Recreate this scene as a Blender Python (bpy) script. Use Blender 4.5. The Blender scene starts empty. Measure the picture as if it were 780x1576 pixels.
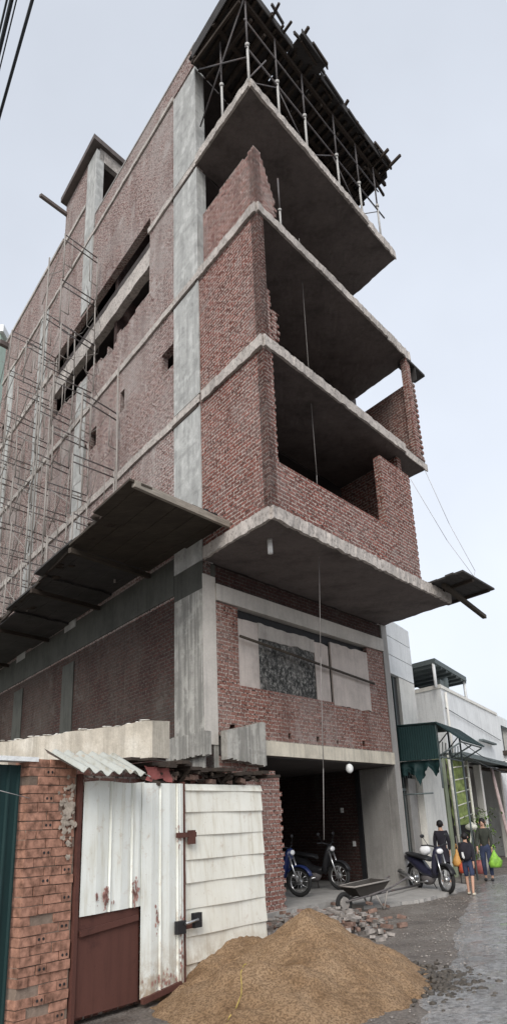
import bpy, bmesh, math, random
from mathutils import Vector, Matrix, noise
random.seed(7)
R=math.radians
SC=bpy.context.scene; COL=SC.collection
# ------------------------------------------------------------------ frames
def az(a): return Vector((math.sin(R(a)),math.cos(R(a)),0))
Cc=Vector((-.99,14.13,0)); dR=az(34.885); dL=az(-32.53)
def P(u,b,z): return Cc+dR*u+dL*b+Vector((0,0,z))          # skewed building frame
dS=az(26); nS=Vector((math.cos(R(26)),-math.sin(R(26)),0)); B0=Cc+dR*7.5
def S(s,w,z): return B0+dS*s+(nS*w if w>0 else dL*-w)+Vector((0,0,z))           # street frame
H0=Vector((-.91,9.2,0)); nH=Vector((dR.y,-dR.x,0))
def H(s,t,z): return H0+dR*s+nH*t+Vector((0,0,z))           # shed frame
def W(x,y,z): return Vector((x,y,z))
# ------------------------------------------------------------------ mesh builder
class MB:
    def __init__(s): s.v=[];s.f=[];s.uv=[];s.sm=[]
    def face(s,pts,uv=None,smooth=False):
        pts=[Vector(p) for p in pts]; i=len(s.v); s.v+=pts; s.f.append(tuple(range(i,i+len(pts))))
        if uv is None:
            n=(pts[1]-pts[0]).cross(pts[2]-pts[0])
            if n.length<1e-12 and len(pts)>3: n=(pts[2]-pts[0]).cross(pts[3]-pts[0])
            if n.length>1e-12: n.normalize()
            if abs(n.z)>.75: uv=[(p.x,p.y) for p in pts]
            else:
                t=Vector((-n.y,n.x,0))
                if t.length<1e-6: t=Vector((1,0,0))
                t.normalize(); 
                if t.x+.01*t.y<0: t=-t
                uv=[(p.dot(t),p.z) for p in pts]
        s.uv.append(uv); s.sm.append(smooth)
    def hexa(s,c):   # c: 8 corners, order 000,100,110,010,001,101,111,011
        for q in ((0,3,2,1),(4,5,6,7),(0,1,5,4),(1,2,6,5),(2,3,7,6),(3,0,4,7)): s.face([c[k] for k in q])
    def box(s,F,a0,a1,b0,b1,z0,z1):
        s.hexa([F(a0,b0,z0),F(a1,b0,z0),F(a1,b1,z0),F(a0,b1,z0),F(a0,b0,z1),F(a1,b0,z1),F(a1,b1,z1),F(a0,b1,z1)])
    def tube(s,p,q,r,n=6,r2=None,cap=True):
        p=Vector(p);q=Vector(q);d=(q-p)
        if d.length<1e-6:return
        d.normalize(); a=d.orthogonal().normalized(); b=d.cross(a); r2=r if r2 is None else r2
        A=[p+(a*math.cos(t)+b*math.sin(t))*r for t in [2*math.pi*k/n for k in range(n)]]
        Bq=[q+(a*math.cos(t)+b*math.sin(t))*r2 for t in [2*math.pi*k/n for k in range(n)]]
        for k in range(n): s.face([A[k],A[(k+1)%n],Bq[(k+1)%n],Bq[k]],smooth=True)
        if cap: s.face(A[::-1]); s.face(Bq)
    def path(s,pts,r,n=6):
        for a,b in zip(pts,pts[1:]): s.tube(a,b,r,n)
    def bar(s,p,q,w,h,up=Vector((0,0,1))):
        p=Vector(p);q=Vector(q);d=(q-p).normalized(); sd=d.cross(up)
        if sd.length<1e-4: sd=d.orthogonal()
        sd.normalize(); u=sd.cross(d).normalized(); sd*=w/2;u*=h/2
        s.hexa([p-sd-u,p+sd-u,q+sd-u,q-sd-u,p-sd+u,p+sd+u,q+sd+u,q-sd+u])
    def torus(s,c,ax,Rr,r,n=20,m=6):
        ax=Vector(ax).normalized(); a=ax.orthogonal().normalized(); b=ax.cross(a); ring=[]
        for k in range(n):
            t=2*math.pi*k/n; d=a*math.cos(t)+b*math.sin(t)
            ring.append([Vector(c)+d*(Rr+r*math.cos(2*math.pi*j/m))+ax*r*math.sin(2*math.pi*j/m) for j in range(m)])
        for k in range(n):
            for j in range(m): s.face([ring[k][j],ring[(k+1)%n][j],ring[(k+1)%n][(j+1)%m],ring[k][(j+1)%m]],smooth=True)
    def ell(s,c,rx,ry,rz,n=10,m=7,M=None):
        c=Vector(c);g=[]
        for i in range(m+1):
            ph=math.pi*i/m; g.append([])
            for k in range(n):
                t=2*math.pi*k/n; v=Vector((rx*math.sin(ph)*math.cos(t),ry*math.sin(ph)*math.sin(t),rz*math.cos(ph)))
                if M: v=M@v
                g[-1].append(c+v)
        for i in range(m):
            for k in range(n):
                q=[g[i][k],g[i+1][k],g[i+1][(k+1)%n],g[i][(k+1)%n]]
                if i==0:q=q[:3]
                elif i==m-1:q=[q[0],q[1],q[3]]
                s.face(q,smooth=True)
    def loft(s,rings,cap=True,smooth=True):
        for A,Bq in zip(rings,rings[1:]):
            n=len(A)
            for k in range(n): s.face([A[k],A[(k+1)%n],Bq[(k+1)%n],Bq[k]],smooth=smooth)
        if cap: s.face(rings[0][::-1]); s.face(rings[-1])
    def build(s,name,mat,parent=None,weld=False):
        me=bpy.data.meshes.new(name); me.from_pydata([tuple(v) for v in s.v],[],s.f)
        ul=me.uv_layers.new(name='UVMap'); k=0
        for fu in s.uv:
            for c in fu: ul.data[k].uv=c; k+=1
        for p,sm in zip(me.polygons,s.sm): p.use_smooth=sm
        me.materials.append(mat)
        bm=bmesh.new(); bm.from_mesh(me)
        if weld or any(s.sm): bmesh.ops.remove_doubles(bm,verts=bm.verts,dist=1e-5)
        bmesh.ops.recalc_face_normals(bm,faces=bm.faces) 
        bm.to_mesh(me); bm.free()
        o=bpy.data.objects.new(name,me); COL.objects.link(o)
        if parent: o.parent=parent; o.matrix_parent_inverse=Matrix.Translation(-parent.location) if parent.rotation_euler.z==0 else parent.matrix_basis.inverted()
        return o
def thing(name,label,cat,loc=(0,0,0),group=None):
    o=bpy.data.objects.new(name,None); COL.objects.link(o); o.location=loc; o.empty_display_size=.3
    o['label']=label;o['category']=cat
    if group:o['group']=group
    return o
def tag(o,label,cat,group=None):
    o['label']=label;o['category']=cat
    if group:o['group']=group
    return o
def dup(root,loc,rotz=None,label=None):
    r=root.copy(); COL.objects.link(r); r.location=loc
    if rotz is not None: r.rotation_euler.z=rotz
    if label:r['label']=label
    for ch in list(root.children):
        c=ch.copy(); COL.objects.link(c); mi=ch.matrix_parent_inverse.copy(); c.parent=r; c.matrix_parent_inverse=mi
        for g in list(ch.children):
            d=g.copy(); COL.objects.link(d); mi=g.matrix_parent_inverse.copy(); d.parent=c; d.matrix_parent_inverse=mi
    return r
def gridwall(mb,F,a0,a1,z0,z1,t0,t1,holes=()):
    """wall of thickness t0..t1, minus rectangular holes, as closed shell. F(a,t,z)"""
    xs=sorted({a0,a1,*[min(max(v,a0),a1) for h in holes for v in h[:2]]})
    zs=sorted({z0,z1,*[min(max(v,z0),z1) for h in holes for v in h[2:]]})
    def sol(i,j):
        if i<0 or j<0 or i>=len(xs)-1 or j>=len(zs)-1: return False
        x=(xs[i]+xs[i+1])/2; z=(zs[j]+zs[j+1])/2
        return not any(h[0]<x<h[1] and h[2]<z<h[3] for h in holes)
    for i in range(len(xs)-1):
        for j in range(len(zs)-1):
            if not sol(i,j): continue
            x0,x1,y0,y1=xs[i],xs[i+1],zs[j],zs[j+1]
            mb.face([F(x0,t0,y0),F(x1,t0,y0),F(x1,t0,y1),F(x0,t0,y1)])
            mb.face([F(x0,t1,y0),F(x0,t1,y1),F(x1,t1,y1),F(x1,t1,y0)])
            if not sol(i-1,j): mb.face([F(x0,t0,y0),F(x0,t0,y1),F(x0,t1,y1),F(x0,t1,y0)])
            if not sol(i+1,j): mb.face([F(x1,t0,y0),F(x1,t1,y0),F(x1,t1,y1),F(x1,t0,y1)])
            if not sol(i,j-1): mb.face([F(x0,t0,y0),F(x0,t1,y0),F(x1,t1,y0),F(x1,t0,y0)])
            if not sol(i,j+1): mb.face([F(x0,t0,y1),F(x1,t0,y1),F(x1,t1,y1),F(x0,t1,y1)])
def rect_ragged(x,z0,z1,side,depth=.11,h=.075,rnd=.5,base=0):
    """toothed edge as holes; side=+1 bites to the left of x"""
    out=[];z=z0;k=0
    while z<z1-.01:
        d=base+(depth if k%2 else 0)+random.random()*depth*rnd
        if d>.004: out.append((x-d,x+.5,z,min(z+h,z1)) if side>0 else (x-.5,x+d,z,min(z+h,z1)))
        z+=h;k+=1
    return out
def rough_slab(mb,F,a0,a1,b0,b1,z0,z1,n=40,m=12,jit=.02,jz=.01,seed=0):
    """slab with uneven edges: a 2-D grid top and bottom with jittered rim"""
    def j(a,b,z,k): 
        q=F(a,b,z); v=noise.noise_vector(Vector((a*3.1+seed,b*3.1,z*7+k)))+.5*noise.noise_vector(Vector((a*11+seed,b*11,z*7+k)))
        return q+Vector((v.x*jit,v.y*jit,v.z*jz))
    As=[a0+(a1-a0)*i/n for i in range(n+1)]; Bs=[b0+(b1-b0)*i/m for i in range(m+1)]
    def g(i,jx,k): return j(As[i],Bs[jx],z1 if k else z0,k) 
    for i in range(n):
        for q in range(m):
            for k in (0,1):
                if k: mb.face([g(i,q,1),g(i+1,q,1),g(i+1,q+1,1),g(i,q+1,1)])
                else: mb.face([g(i,q,0),g(i,q+1,0),g(i+1,q+1,0),g(i+1,q,0)])
    for i in range(n):
        mb.face([g(i,0,0),g(i+1,0,0),g(i+1,0,1),g(i,0,1)]); mb.face([g(i,m,0),g(i,m,1),g(i+1,m,1),g(i+1,m,0)])
    for q in range(m):
        mb.face([g(0,q,0),g(0,q,1),g(0,q+1,1),g(0,q+1,0)]); mb.face([g(n,q,0),g(n,q+1,0),g(n,q+1,1),g(n,q,1)])
# ------------------------------------------------------------------ materials
class N:
    def __init__(s,name):
        s.m=bpy.data.materials.new(name); s.m.use_nodes=True; s.t=s.m.node_tree; s.t.nodes.clear()
        s.out=s.n('ShaderNodeOutputMaterial'); s.b=s.n('ShaderNodeBsdfPrincipled'); s.l(s.b.outputs[0],s.out.inputs[0])
    def n(s,t,**k):
        x=s.t.nodes.new(t)
        for a,b in k.items(): setattr(x,a,b)
        return x
    def l(s,a,b): s.t.links.new(a,b)
    def coord(s,kind='Object',scale=(1,1,1)):
        c=s.n('ShaderNodeTexCoord'); m=s.n('ShaderNodeMapping'); m.inputs['Scale'].default_value=scale; s.l(c.outputs[kind],m.inputs[0]); return m.outputs[0]
    def noise(s,co,sc,det=5,rough=.6):
        x=s.n('ShaderNodeTexNoise'); x.inputs['Scale'].default_value=sc; x.inputs['Detail'].default_value=det; x.inputs['Roughness'].default_value=rough; s.l(co,x.inputs['Vector']); return x.outputs['Fac']
    def ramp(s,f,st,interp='LINEAR'):
        r=s.n('ShaderNodeValToRGB'); r.color_ramp.interpolation=interp; e=r.color_ramp.elements
        while len(e)<len(st): e.new(.5)
        for k,(p,c) in enumerate(st):
            e[k].position=p; e[k].color=(c,c,c,1) if not hasattr(c,'__len__') else (*c,1)
        s.l(f,r.inputs[0]); return r.outputs[0]
    def mix(s,f,a,b,mode='MIX'):
        x=s.n('ShaderNodeMix',data_type='RGBA',blend_type=mode)
        for k,v in ((0,f),(6,a),(7,b)):
            if hasattr(v,'is_output') or isinstance(v,bpy.types.NodeSocket): s.l(v,x.inputs[k])
            elif k==0: x.inputs[0].default_value=v
            else: x.inputs[k].default_value=(*v,1) if len(v)==3 else v
        return x.outputs[2]
    def bump(s,h,st=.3,d=.01):
        b=s.n('ShaderNodeBump'); b.inputs['Strength'].default_value=st; b.inputs['Distance'].default_value=d; s.l(h,b.inputs['Height']); s.l(b.outputs[0],s.b.inputs['Normal']); return b
    def fin(s,col,rough=.85,metal=0,spec=.3):
        if isinstance(col,bpy.types.NodeSocket): s.l(col,s.b.inputs['Base Color'])
        else: s.b.inputs['Base Color'].default_value=(*col,1)
        if isinstance(rough,bpy.types.NodeSocket): s.l(rough,s.b.inputs['Roughness'])
        else: s.b.inputs['Roughness'].default_value=rough
        s.b.inputs['Metallic'].default_value=metal; s.b.inputs['Specular IOR Level'].default_value=spec
        return s.m
def m_brick(name,c1,c2,mort,smear=.35,bs=(.22,.075),msize=.011,dirt=.5,grey=(.30,.27,.25)):
    a=N(name); uv=a.coord('UV'); oc=a.coord('Object')
    wob=a.n('ShaderNodeTexNoise'); wob.inputs['Scale'].default_value=6; a.l(uv,wob.inputs['Vector'])
    va=a.n('ShaderNodeVectorMath',operation='MULTIPLY_ADD'); a.l(wob.outputs['Color'],va.inputs[0]); va.inputs[1].default_value=(.025,.016,0); a.l(uv,va.inputs[2])
    def brick(mx,w=bs[0],h=bs[1]):
        b=a.n('ShaderNodeTexBrick'); b.inputs['Scale'].default_value=1; b.inputs['Brick Width'].default_value=w; b.inputs['Row Height'].default_value=h
        b.inputs['Mortar Size'].default_value=mx; b.inputs['Mortar Smooth'].default_value=.25; b.inputs['Bias'].default_value=0
        a.l(va.outputs[0],b.inputs['Vector']); return b
    b=brick(msize); b.inputs['Color1'].default_value=(*c1,1); b.inputs['Color2'].default_value=(*c2,1); b.inputs['Mortar'].default_value=(*mort,1)
    # per-brick tone swings
    col=b.outputs['Color']
    n1=a.noise(uv,7,4,.7); col=a.mix(a.ramp(n1,[(.35,0),(.7,.55)]),col,tuple(x*.45 for x in c1))
    n2=a.noise(uv,22,5,.75); sm=a.ramp(n2,[(.62-.25*smear,0),(.78-.2*smear,1)])
    col=a.mix(sm,col,mort)
    # dark open joints
    n3=a.noise(uv,16,3,.6); mask=a.mix(1.0,b.outputs['Fac'],a.ramp(n3,[(.5,0),(.58,1)]),'MULTIPLY'); col=a.mix(mask,col,(.03,.025,.022))
    # large scale cement washes and damp
    n4=a.noise(oc,.55,6,.65); col=a.mix(a.ramp(n4,[(.45,0),(.72,dirt)]),col,grey)
    n6=a.noise(oc,1.7,7,.6); col=a.mix(a.ramp(n6,[(.60,0),(.64,dirt*.75)]),col,tuple(x*1.15 for x in grey))
    n7=a.noise(a.coord('Object',(7,7,.4)),1.0,4,.6); col=a.mix(a.ramp(n7,[(.58,0),(.72,dirt*.55)]),col,tuple(x*1.25 for x in grey))
    n5=a.noise(a.coord('Object',(1.6,1.6,.35)),1.1,5,.6); col=a.mix(a.ramp(n5,[(.5,0),(.75,.45)]),col,tuple(x*.35 for x in c1))
    h=a.mix(1.0,a.ramp(b.outputs['Fac'],[(0,1),(1,0)]),a.ramp(n2,[(0,.4),(1,1)]),'MULTIPLY'); a.bump(h,.9,.02)
    return a.fin(col,.92,spec=.15)
def m_conc(name,c,var=.35,boards=None,streak=.4,light=None,spots=.0,rough=.88,bdark=.42,pit=0):
    a=N(name); oc=a.coord('Object'); uv=a.coord('UV')
    n=a.noise(oc,1.3,8,.68); d=tuple(x*(1-var) for x in c); l=light or tuple(min(1,x*(1+var*.5)) for x in c)
    col=a.ramp(n,[(.3,d),(.5,c),(.72,l)])
    n2=a.noise(a.coord('Object',(5,5,.5)),1.6,6,.7); col=a.mix(a.ramp(n2,[(.48,0),(.7,streak)]),col,tuple(x*.45 for x in c))
    n3=a.noise(oc,28,4,.7); col=a.mix(a.ramp(n3,[(.4,0),(.75,.35)]),col,tuple(x*.6 for x in c))
    if pit:
        n8=a.noise(oc,13,6,.8); col=a.mix(a.ramp(n8,[(.40,pit),(.50,0)]),col,tuple(x*.38 for x in c))
    hh=n3
    if boards:
        bw=a.noise(a.coord('UV',(boards,.45,1)),1.0,3,.5)
        f=a.ramp(bw,[(.40,0),(.5,.55),(.6,1)]); col=a.mix(f,tuple(x*bdark for x in c),col); hh=a.mix(.3,n3,f)
        lv=a.noise(a.coord('UV',(.8,5.5,1)),1.0,2,.5); col=a.mix(a.ramp(lv,[(.60,0),(.66,.45)]),col,tuple(x*.6 for x in c))
        st=a.noise(oc,2.7,6,.7); col=a.mix(a.ramp(st,[(.52,0),(.64,.6)]),col,tuple(min(1,x*1.3) for x in c)); col=a.mix(a.ramp(st,[(.36,.6),(.46,0)]),col,tuple(x*.5 for x in c))
    a.bump(hh,.5,.015)
    return a.fin(col,rough,spec=.2)
def m_metal(name,c,rust=.5,rough=.5,metal=.0,rc=(.16,.055,.025),wood=None,vert=True):
    a=N(name); oc=a.coord('Object'); n=a.noise(oc,2.2,7,.7)
    col=a.mix(a.ramp(a.noise(oc,.9,4,.6),[(.35,0),(.75,.4)]),c,tuple(x*.6 for x in c))
    n2=a.noise(a.coord('Object',(6,6,.8) if vert else (1,1,8)),1.2,5,.7); col=a.mix(a.ramp(n2,[(.5,0),(.72,.5)]),col,tuple(x*.55 for x in c))
    col=a.mix(a.ramp(n,[(.68-.18*rust,0),(.78-.15*rust,min(1,rust*1.2))]),col,rc)
    n3=a.noise(oc,40,3,.7); col=a.mix(a.ramp(n3,[(.6,0),(.72,rust*.7)]),col,rc)
    a.bump(n3,.15,.004)
    return a.fin(col,a.ramp(n,[(.3,rough),(.8,.9)]),metal)
def m_plain(name,c,rough=.6,var=.2,metal=0,spec=.3,sc=9):
    a=N(name); n=a.noise(a.coord('Object'),sc,4,.6); col=a.ramp(n,[(.3,tuple(x*(1-var) for x in c)),(.7,tuple(min(1,x*(1+var)) for x in c))]); a.bump(n,.1,.003)
    return a.fin(col,rough,metal,spec)
def m_wood(name,c,sc=(1,1,1)):
    a=N(name); uv=a.coord('UV',(3,40,1)); n=a.noise(uv,1,5,.6); n2=a.noise(a.coord('Object'),1.7,6,.7)
    col=a.ramp(n,[(.3,tuple(x*.5 for x in c)),(.65,c)]); col=a.mix(a.ramp(n2,[(.4,0),(.7,.6)]),col,tuple(x*.35 for x in c)); a.bump(n,.3,.004)
    return a.fin(col,.85,spec=.15)
def m_sheet(name,c,k=1.0):
    a=N(name); oc=a.coord('Object'); n=a.noise(oc,1.6,7,.7); n2=a.noise(a.coord('Object',(9,9,.7)),1.3,6,.75); n3=a.noise(oc,30,5,.8); n4=a.noise(oc,6,6,.75)
    sx=a.n('ShaderNodeSeparateXYZ'); c0=a.n('ShaderNodeTexCoord'); a.l(c0.outputs['Object'],sx.inputs[0])
    col=a.mix(a.ramp(n,[(.35,0),(.7,.5)]),c,tuple(x*y for x,y in zip(c,(.78,.75,.68))))
    col=a.mix(a.ramp(n2,[(.50,0),(.68,.55*k)]),col,tuple(x*y for x,y in zip(c,(.60,.53,.42))))
    col=a.mix(a.ramp(n4,[(.58,0),(.68,.35*k)]),col,(.36,.22,.12))
    col=a.mix(a.ramp(n3,[(.64,0),(.70,.7*k)]),col,(.22,.11,.06))
    # splashed mud and rust along the foot of the sheet
    mr=a.n('ShaderNodeMapRange'); a.l(sx.outputs[2],mr.inputs[0]); mr.inputs[1].default_value=.0; mr.inputs[2].default_value=.55; mr.inputs[3].default_value=1; mr.inputs[4].default_value=0
    f=a.mix(1.0,mr.outputs[0],a.ramp(n4,[(.40,0),(.55,1)]),'MULTIPLY'); col=a.mix(f,col,(.33,.24,.15))
    a.bump(a.noise(oc,4,3,.5),.25,.02)
    return a.fin(col,.6,spec=.25)
M={}
M['brick']=m_brick('brick_side',(.245,.102,.085),(.12,.054,.046),(.50,.445,.41),.6,dirt=.75,grey=(.345,.31,.29),msize=.016)
M['brickR']=m_brick('brick_red',(.27,.092,.070),(.12,.046,.037),(.52,.45,.40),.32,dirt=.35,msize=.013)
M['brickI']=m_brick('brick_inside',(.075,.034,.03),(.05,.024,.022),(.11,.10,.09),.3,dirt=.4,grey=(.08,.075,.07))  # inside brick, colour darkened to stand for indoor shade
M['brickShade']=m_brick('brick_shaded',(.085,.038,.031),(.05,.026,.023),(.11,.10,.09),.45,dirt=.5,grey=(.12,.11,.095))  # shade under the scaffold platform put into the brick colour
M['brickF']=m_brick('brick_facade',(.30,.125,.095),(.18,.076,.06),(.48,.42,.37),.4,dirt=.45,grey=(.33,.29,.265))
M['brickP']=m_plain('clay_brick',(.29,.155,.11),.9,.6,spec=.12,sc=13)
M['mortar']=m_conc('mortar',(.25,.19,.15),.5,streak=.4)
M['colA']=m_conc('column_concrete',(.45,.45,.43),.22,boards=7,streak=.3,bdark=.74)
M['colB']=m_conc('board_marked_concrete',(.40,.385,.35),.35,boards=9,streak=.3,bdark=.55)
M['colS']=m_conc('smooth_concrete',(.54,.505,.46),.25,streak=.3)
M['edge']=m_conc('slab_concrete',(.50,.455,.415),.4,streak=.45,pit=.8)
M['soffit']=m_conc('soffit_concrete',(.135,.115,.108),.45,streak=.35)  # concrete darkened in colour for the shade on undersides
M['ceil']=m_conc('dim_concrete',(.075,.065,.062),.4,streak=.35)  # darker still: indoor shade put into the concrete colour
M['grey']=m_conc('grey_plaster',(.34,.325,.305),.3,streak=.35)
M['cream']=m_conc('pale_beam_concrete',(.66,.60,.49),.3,streak=.6)
M['lintel']=m_conc('weathered_beam_concrete',(.52,.47,.39),.45,streak=.6,light=(.72,.68,.6))
M['plaster']=m_conc('infill_plaster',(.46,.42,.38),.3,streak=.4)

def m_splotch():
    a=N('dark_rough_infill'); oc=a.coord('Object'); n=a.noise(oc,11,7,.8); n2=a.noise(oc,2.5,5,.7)
    col=a.ramp(n,[(.42,(.035,.035,.033)),(.52,(.10,.10,.095)),(.62,(.38,.36,.33))]); col=a.mix(a.ramp(n2,[(.5,0),(.72,.7)]),col,(.28,.26,.24)); a.bump(n,1,.03); return a.fin(col,.95,spec=.1)
M['mesh']=m_splotch()
M['plasterL']=m_conc('pale_infill_plaster',(.54,.475,.43),.3,streak=.35)
M['form']=m_wood('formwork_board',(.085,.08,.078))
M['formd']=m_wood('formwork_timber',(.07,.055,.045))
M['plank']=m_wood('scaffold_plank',(.085,.07,.056))
M['plankl']=m_wood('pale_timber',(.38,.34,.29))
M['steel']=m_metal('galvanised_tube',(.27,.25,.23),.5,.6)
M['bright']=m_metal('pale_prop_paint',(.42,.41,.39),.4,.5)
M['darksteel']=m_metal('dark_tube',(.12,.11,.11),.5,.6)
M['white']=m_sheet('white_painted_sheet',(.74,.76,.72))
M['cream_m']=m_sheet('cream_painted_sheet',(.76,.75,.68),.9)
M['rust']=m_metal('rusty_brown_sheet',(.10,.04,.03),.75,.75,rc=(.055,.022,.018))
M['rustp']=m_metal('rusty_frame',(.15,.05,.035),.6,.7,rc=(.07,.03,.02))
M['green']=m_metal('green_painted_sheet',(.008,.03,.030),.1,.5,rc=(.02,.04,.035))
M['tin']=m_sheet('weathered_tin',(.40,.41,.38),1.3)
M['black']=m_plain('black_plastic',(.018,.018,.02),.45)
M['rubber']=m_plain('rubber',(.02,.02,.02),.85)
M['chrome']=m_plain('bare_metal',(.55,.55,.55),.3,metal=.9)
M['blue']=m_plain('blue_paint',(.015,.025,.09),.3,spec=.5)
M['navy']=m_plain('navy_paint',(.022,.022,.04),.3,spec=.5)
M['bikew']=m_plain('white_plastic',(.7,.7,.7),.35)
M['seat']=m_plain('black_vinyl',(.02,.02,.022),.5)
M['cable']=m_plain('cable_sheath',(.03,.035,.04),.6)
M['rope']=m_plain('grey_rope',(.35,.33,.32),.9)
M['ww']=m_conc('white_wall',(.78,.76,.70),.2,streak=.35)
M['ww2']=m_conc('grey_white_wall',(.80,.81,.80),.15,streak=.3)
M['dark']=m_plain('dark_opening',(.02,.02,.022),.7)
M['glass']=m_plain('window_glass',(.03,.035,.04),.15,spec=.6)
M['greenish']=m_conc('green_tinted_paint',(.30,.33,.22),.35,streak=.4)
M['lime']=m_plain('lime_banner',(.22,.27,.09),.7,.6,sc=5)
M['slate']=m_metal('grey_blue_sheet',(.13,.155,.155),.2,.6)
M['pink']=m_plain('pink_paint',(.38,.30,.285),.8)
M['palegreen']=m_conc('pale_green_wall',(.50,.60,.50),.1,streak=.1)
M['skin']=m_plain('skin',(.45,.27,.19),.6,.05)
M['hair']=m_plain('hair',(.012,.01,.01),.6)
M['coat']=m_plain('black_cloth',(.018,.016,.022),.9,.3)
M['cloth2']=m_plain('dark_green_cloth',(.035,.038,.03),.9,.3)
M['jean']=m_plain('blue_cloth',(.035,.045,.085),.9,.3)
M['shoe']=m_plain('pale_shoe',(.5,.45,.36),.7)
M['bagg']=m_plain('green_plastic_bag',(.20,.40,.05),.6,.4)
M['red']=m_plain('red_plastic',(.40,.07,.035),.5)
M['orange']=m_plain('orange_plastic',(.48,.25,.07),.5)
M['yellow']=m_plain('yellow_rope',(.50,.38,.10),.6)
M['ropeD']=m_plain('dull_rope',(.2,.185,.175),.9)
M['stain']=m_plain('faded_rust_stain',(.36,.20,.17),.8,.4)
M['smear']=m_plain('old_mortar_smear',(.34,.29,.24),.9,.4,sc=20)
M['cap']=m_plain('pale_hat',(.62,.60,.52),.7)
M['redcloth']=m_plain('red_tarpaulin',(.30,.10,.09),.8,.5,sc=4)
# bulb cover
M['rubg']=m_plain('broken_mortar',(.26,.235,.215),.9,.6,spec=.1,sc=6)
M['gravd']=m_plain('dark_gravel',(.07,.06,.05),.7,.5,sc=20)
M['rustyb']=m_metal('dirty_barrow_steel',(.05,.045,.04),.5,.8,rc=(.09,.05,.035))
M['shadeconc']=m_conc('shaded_concrete',(.085,.085,.075),.4,streak=.5)  # concrete colour darkened for the shade beneath the scaffold platform
M['rubc']=m_plain('dusty_brick',(.19,.125,.10),.9,.5,spec=.1,sc=12)
M['bulb']=m_plain('white_lamp_glass',(.8,.8,.78),.3)
def m_sand():
    a=N('wet_sand'); oc=a.coord('Object'); n=a.noise(oc,2.2,8,.7); n2=a.noise(oc,48,5,.85); n3=a.noise(oc,300,2,.7)
    col=a.ramp(n,[(.32,(.26,.155,.08)),(.5,(.42,.275,.16)),(.7,(.50,.345,.215))]); col=a.mix(a.ramp(n2,[(.42,.75),(.55,0)]),col,(.09,.052,.028)); col=a.mix(a.ramp(n2,[(.6,0),(.7,.6)]),col,(.55,.40,.24))
    a.bump(n2,1.0,.03); return a.fin(col,.9,spec=.2)
M['sand']=m_sand()
def m_ground():
    a=N('wet_dirt'); oc=a.coord('Object'); n=a.noise(oc,.9,8,.68); n2=a.noise(oc,35,5,.75); n4=a.noise(oc,4,5,.6)
    col=a.ramp(n,[(.35,(.12,.10,.085)),(.5,(.20,.17,.145)),(.68,(.29,.26,.23))]); col=a.mix(a.ramp(n2,[(.45,.6),(.56,0)]),col,(.03,.026,.023)); col=a.mix(a.ramp(n2,[(.6,0),(.68,.5)]),col,(.36,.33,.30))
    a.bump(n2,.8,.02); return a.fin(col,a.ramp(n4,[(.38,.25),(.6,.85)]),spec=.5)
def m_road():
    a=N('wet_asphalt'); oc=a.coord('Object'); n=a.noise(oc,.7,8,.68); n2=a.noise(oc,26,6,.8); n3=a.noise(oc,9,6,.75)
    col=a.ramp(n,[(.35,(.21,.205,.20)),(.55,(.32,.315,.31)),(.72,(.35,.325,.30))])
    col=a.mix(a.ramp(n3,[(.40,.8),(.52,0)]),col,(.09,.087,.086)); col=a.mix(a.ramp(n2,[(.40,.6),(.50,0)]),col,(.05,.05,.05)); col=a.mix(a.ramp(n2,[(.56,0),(.66,.8)]),col,(.48,.47,.46))
    h=a.mix(.5,n3,n2); a.bump(h,.7,.03)
    n4=a.noise(oc,2.6,6,.65); return a.fin(col,a.ramp(n4,[(.47,.06),(.60,.42)]),spec=.9)
M['ground']=m_ground(); M['road']=m_road()
# ------------------------------------------------------------------ setting: ground, road
def height(x,y): return .0
mb=MB()
mb.face([W(-400,-60,0),W(400,-60,0),W(400,700,0),W(-400,700,0)])
o=mb.build('ground',M['ground']); o['kind']='structure'
# road strip: uneven sheet, its left rim wanders
def rimL(y):   # x of the left road edge at depth y
    base=1.0+ (y-7)*.285 if y<20 else 1.0+13*.285+(y-20)*.44
    return base+.35*noise.noise(Vector((y*.5,0,3)))+.12*noise.noise(Vector((y*2.3,0,9)))
mb=MB(); ys=[-4+.25*k for k in range(0,160)]+[36+2*k for k in range(0,60)]
nx=26
def rv(i,y):
    x0=rimL(y); x=x0+ (8.0)*(i/nx)**1.5
    e=min(1,(x-x0)*3); h=.004+ .02*e*(.5+.5*noise.noise(Vector((x*1.1,y*1.1,0))))+.010*e*noise.noise(Vector((x*5,y*5,4)))
    return W(x,y,max(.004,h))
for k in range(len(ys)-1):
    for i in range(nx): mb.face([rv(i,ys[k]),rv(i+1,ys[k]),rv(i+1,ys[k+1]),rv(i,ys[k+1])],smooth=True)
o=mb.build('road',M['road']); o['kind']='structure'
# ------------------------------------------------------------------ the building
bd=thing('unfinished_building','tall narrow unfinished house of bare red brick and concrete with open cantilevered floors','building',tuple(P(3.7,4,0)))
D=17.5; Wd=7.4; O=-2.4
FL=lambda u,t,z: None
def FLw(a,t,z): return P(t,a,z)      # wall along b, thickness in u
def FRw(a,t,z): return P(a,t,z)      # wall along u, thickness in b
bands=[(9.63,9.81),(12.72,12.88),(15.96,16.12),(19.22,19.34)]
# columns on the left face
cols=[(0,1.17,0,5.6,'colB'),(7.3,8.3,0,5.4,'colB'),(11.5,12.5,0,5.4,'colB')]
# lower corner column: board marked side, smooth front
mb=MB(); mb.box(P,-.03,.36,0.0,1.17,0.0,5.7); mb.build('column',M['colB'],bd)
mb=MB(); mb.box(P,-.028,.36,0.0,1.17,5.701,6.24); mb.build('column',M['shadeconc'],bd)  # column top in the concrete coloured dark for platform shade
mb=MB(); mb.box(P,-.033,.345,-.02,-.002,2.9,5.98); mb.build('column_face',M['colS'],bd)
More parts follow.
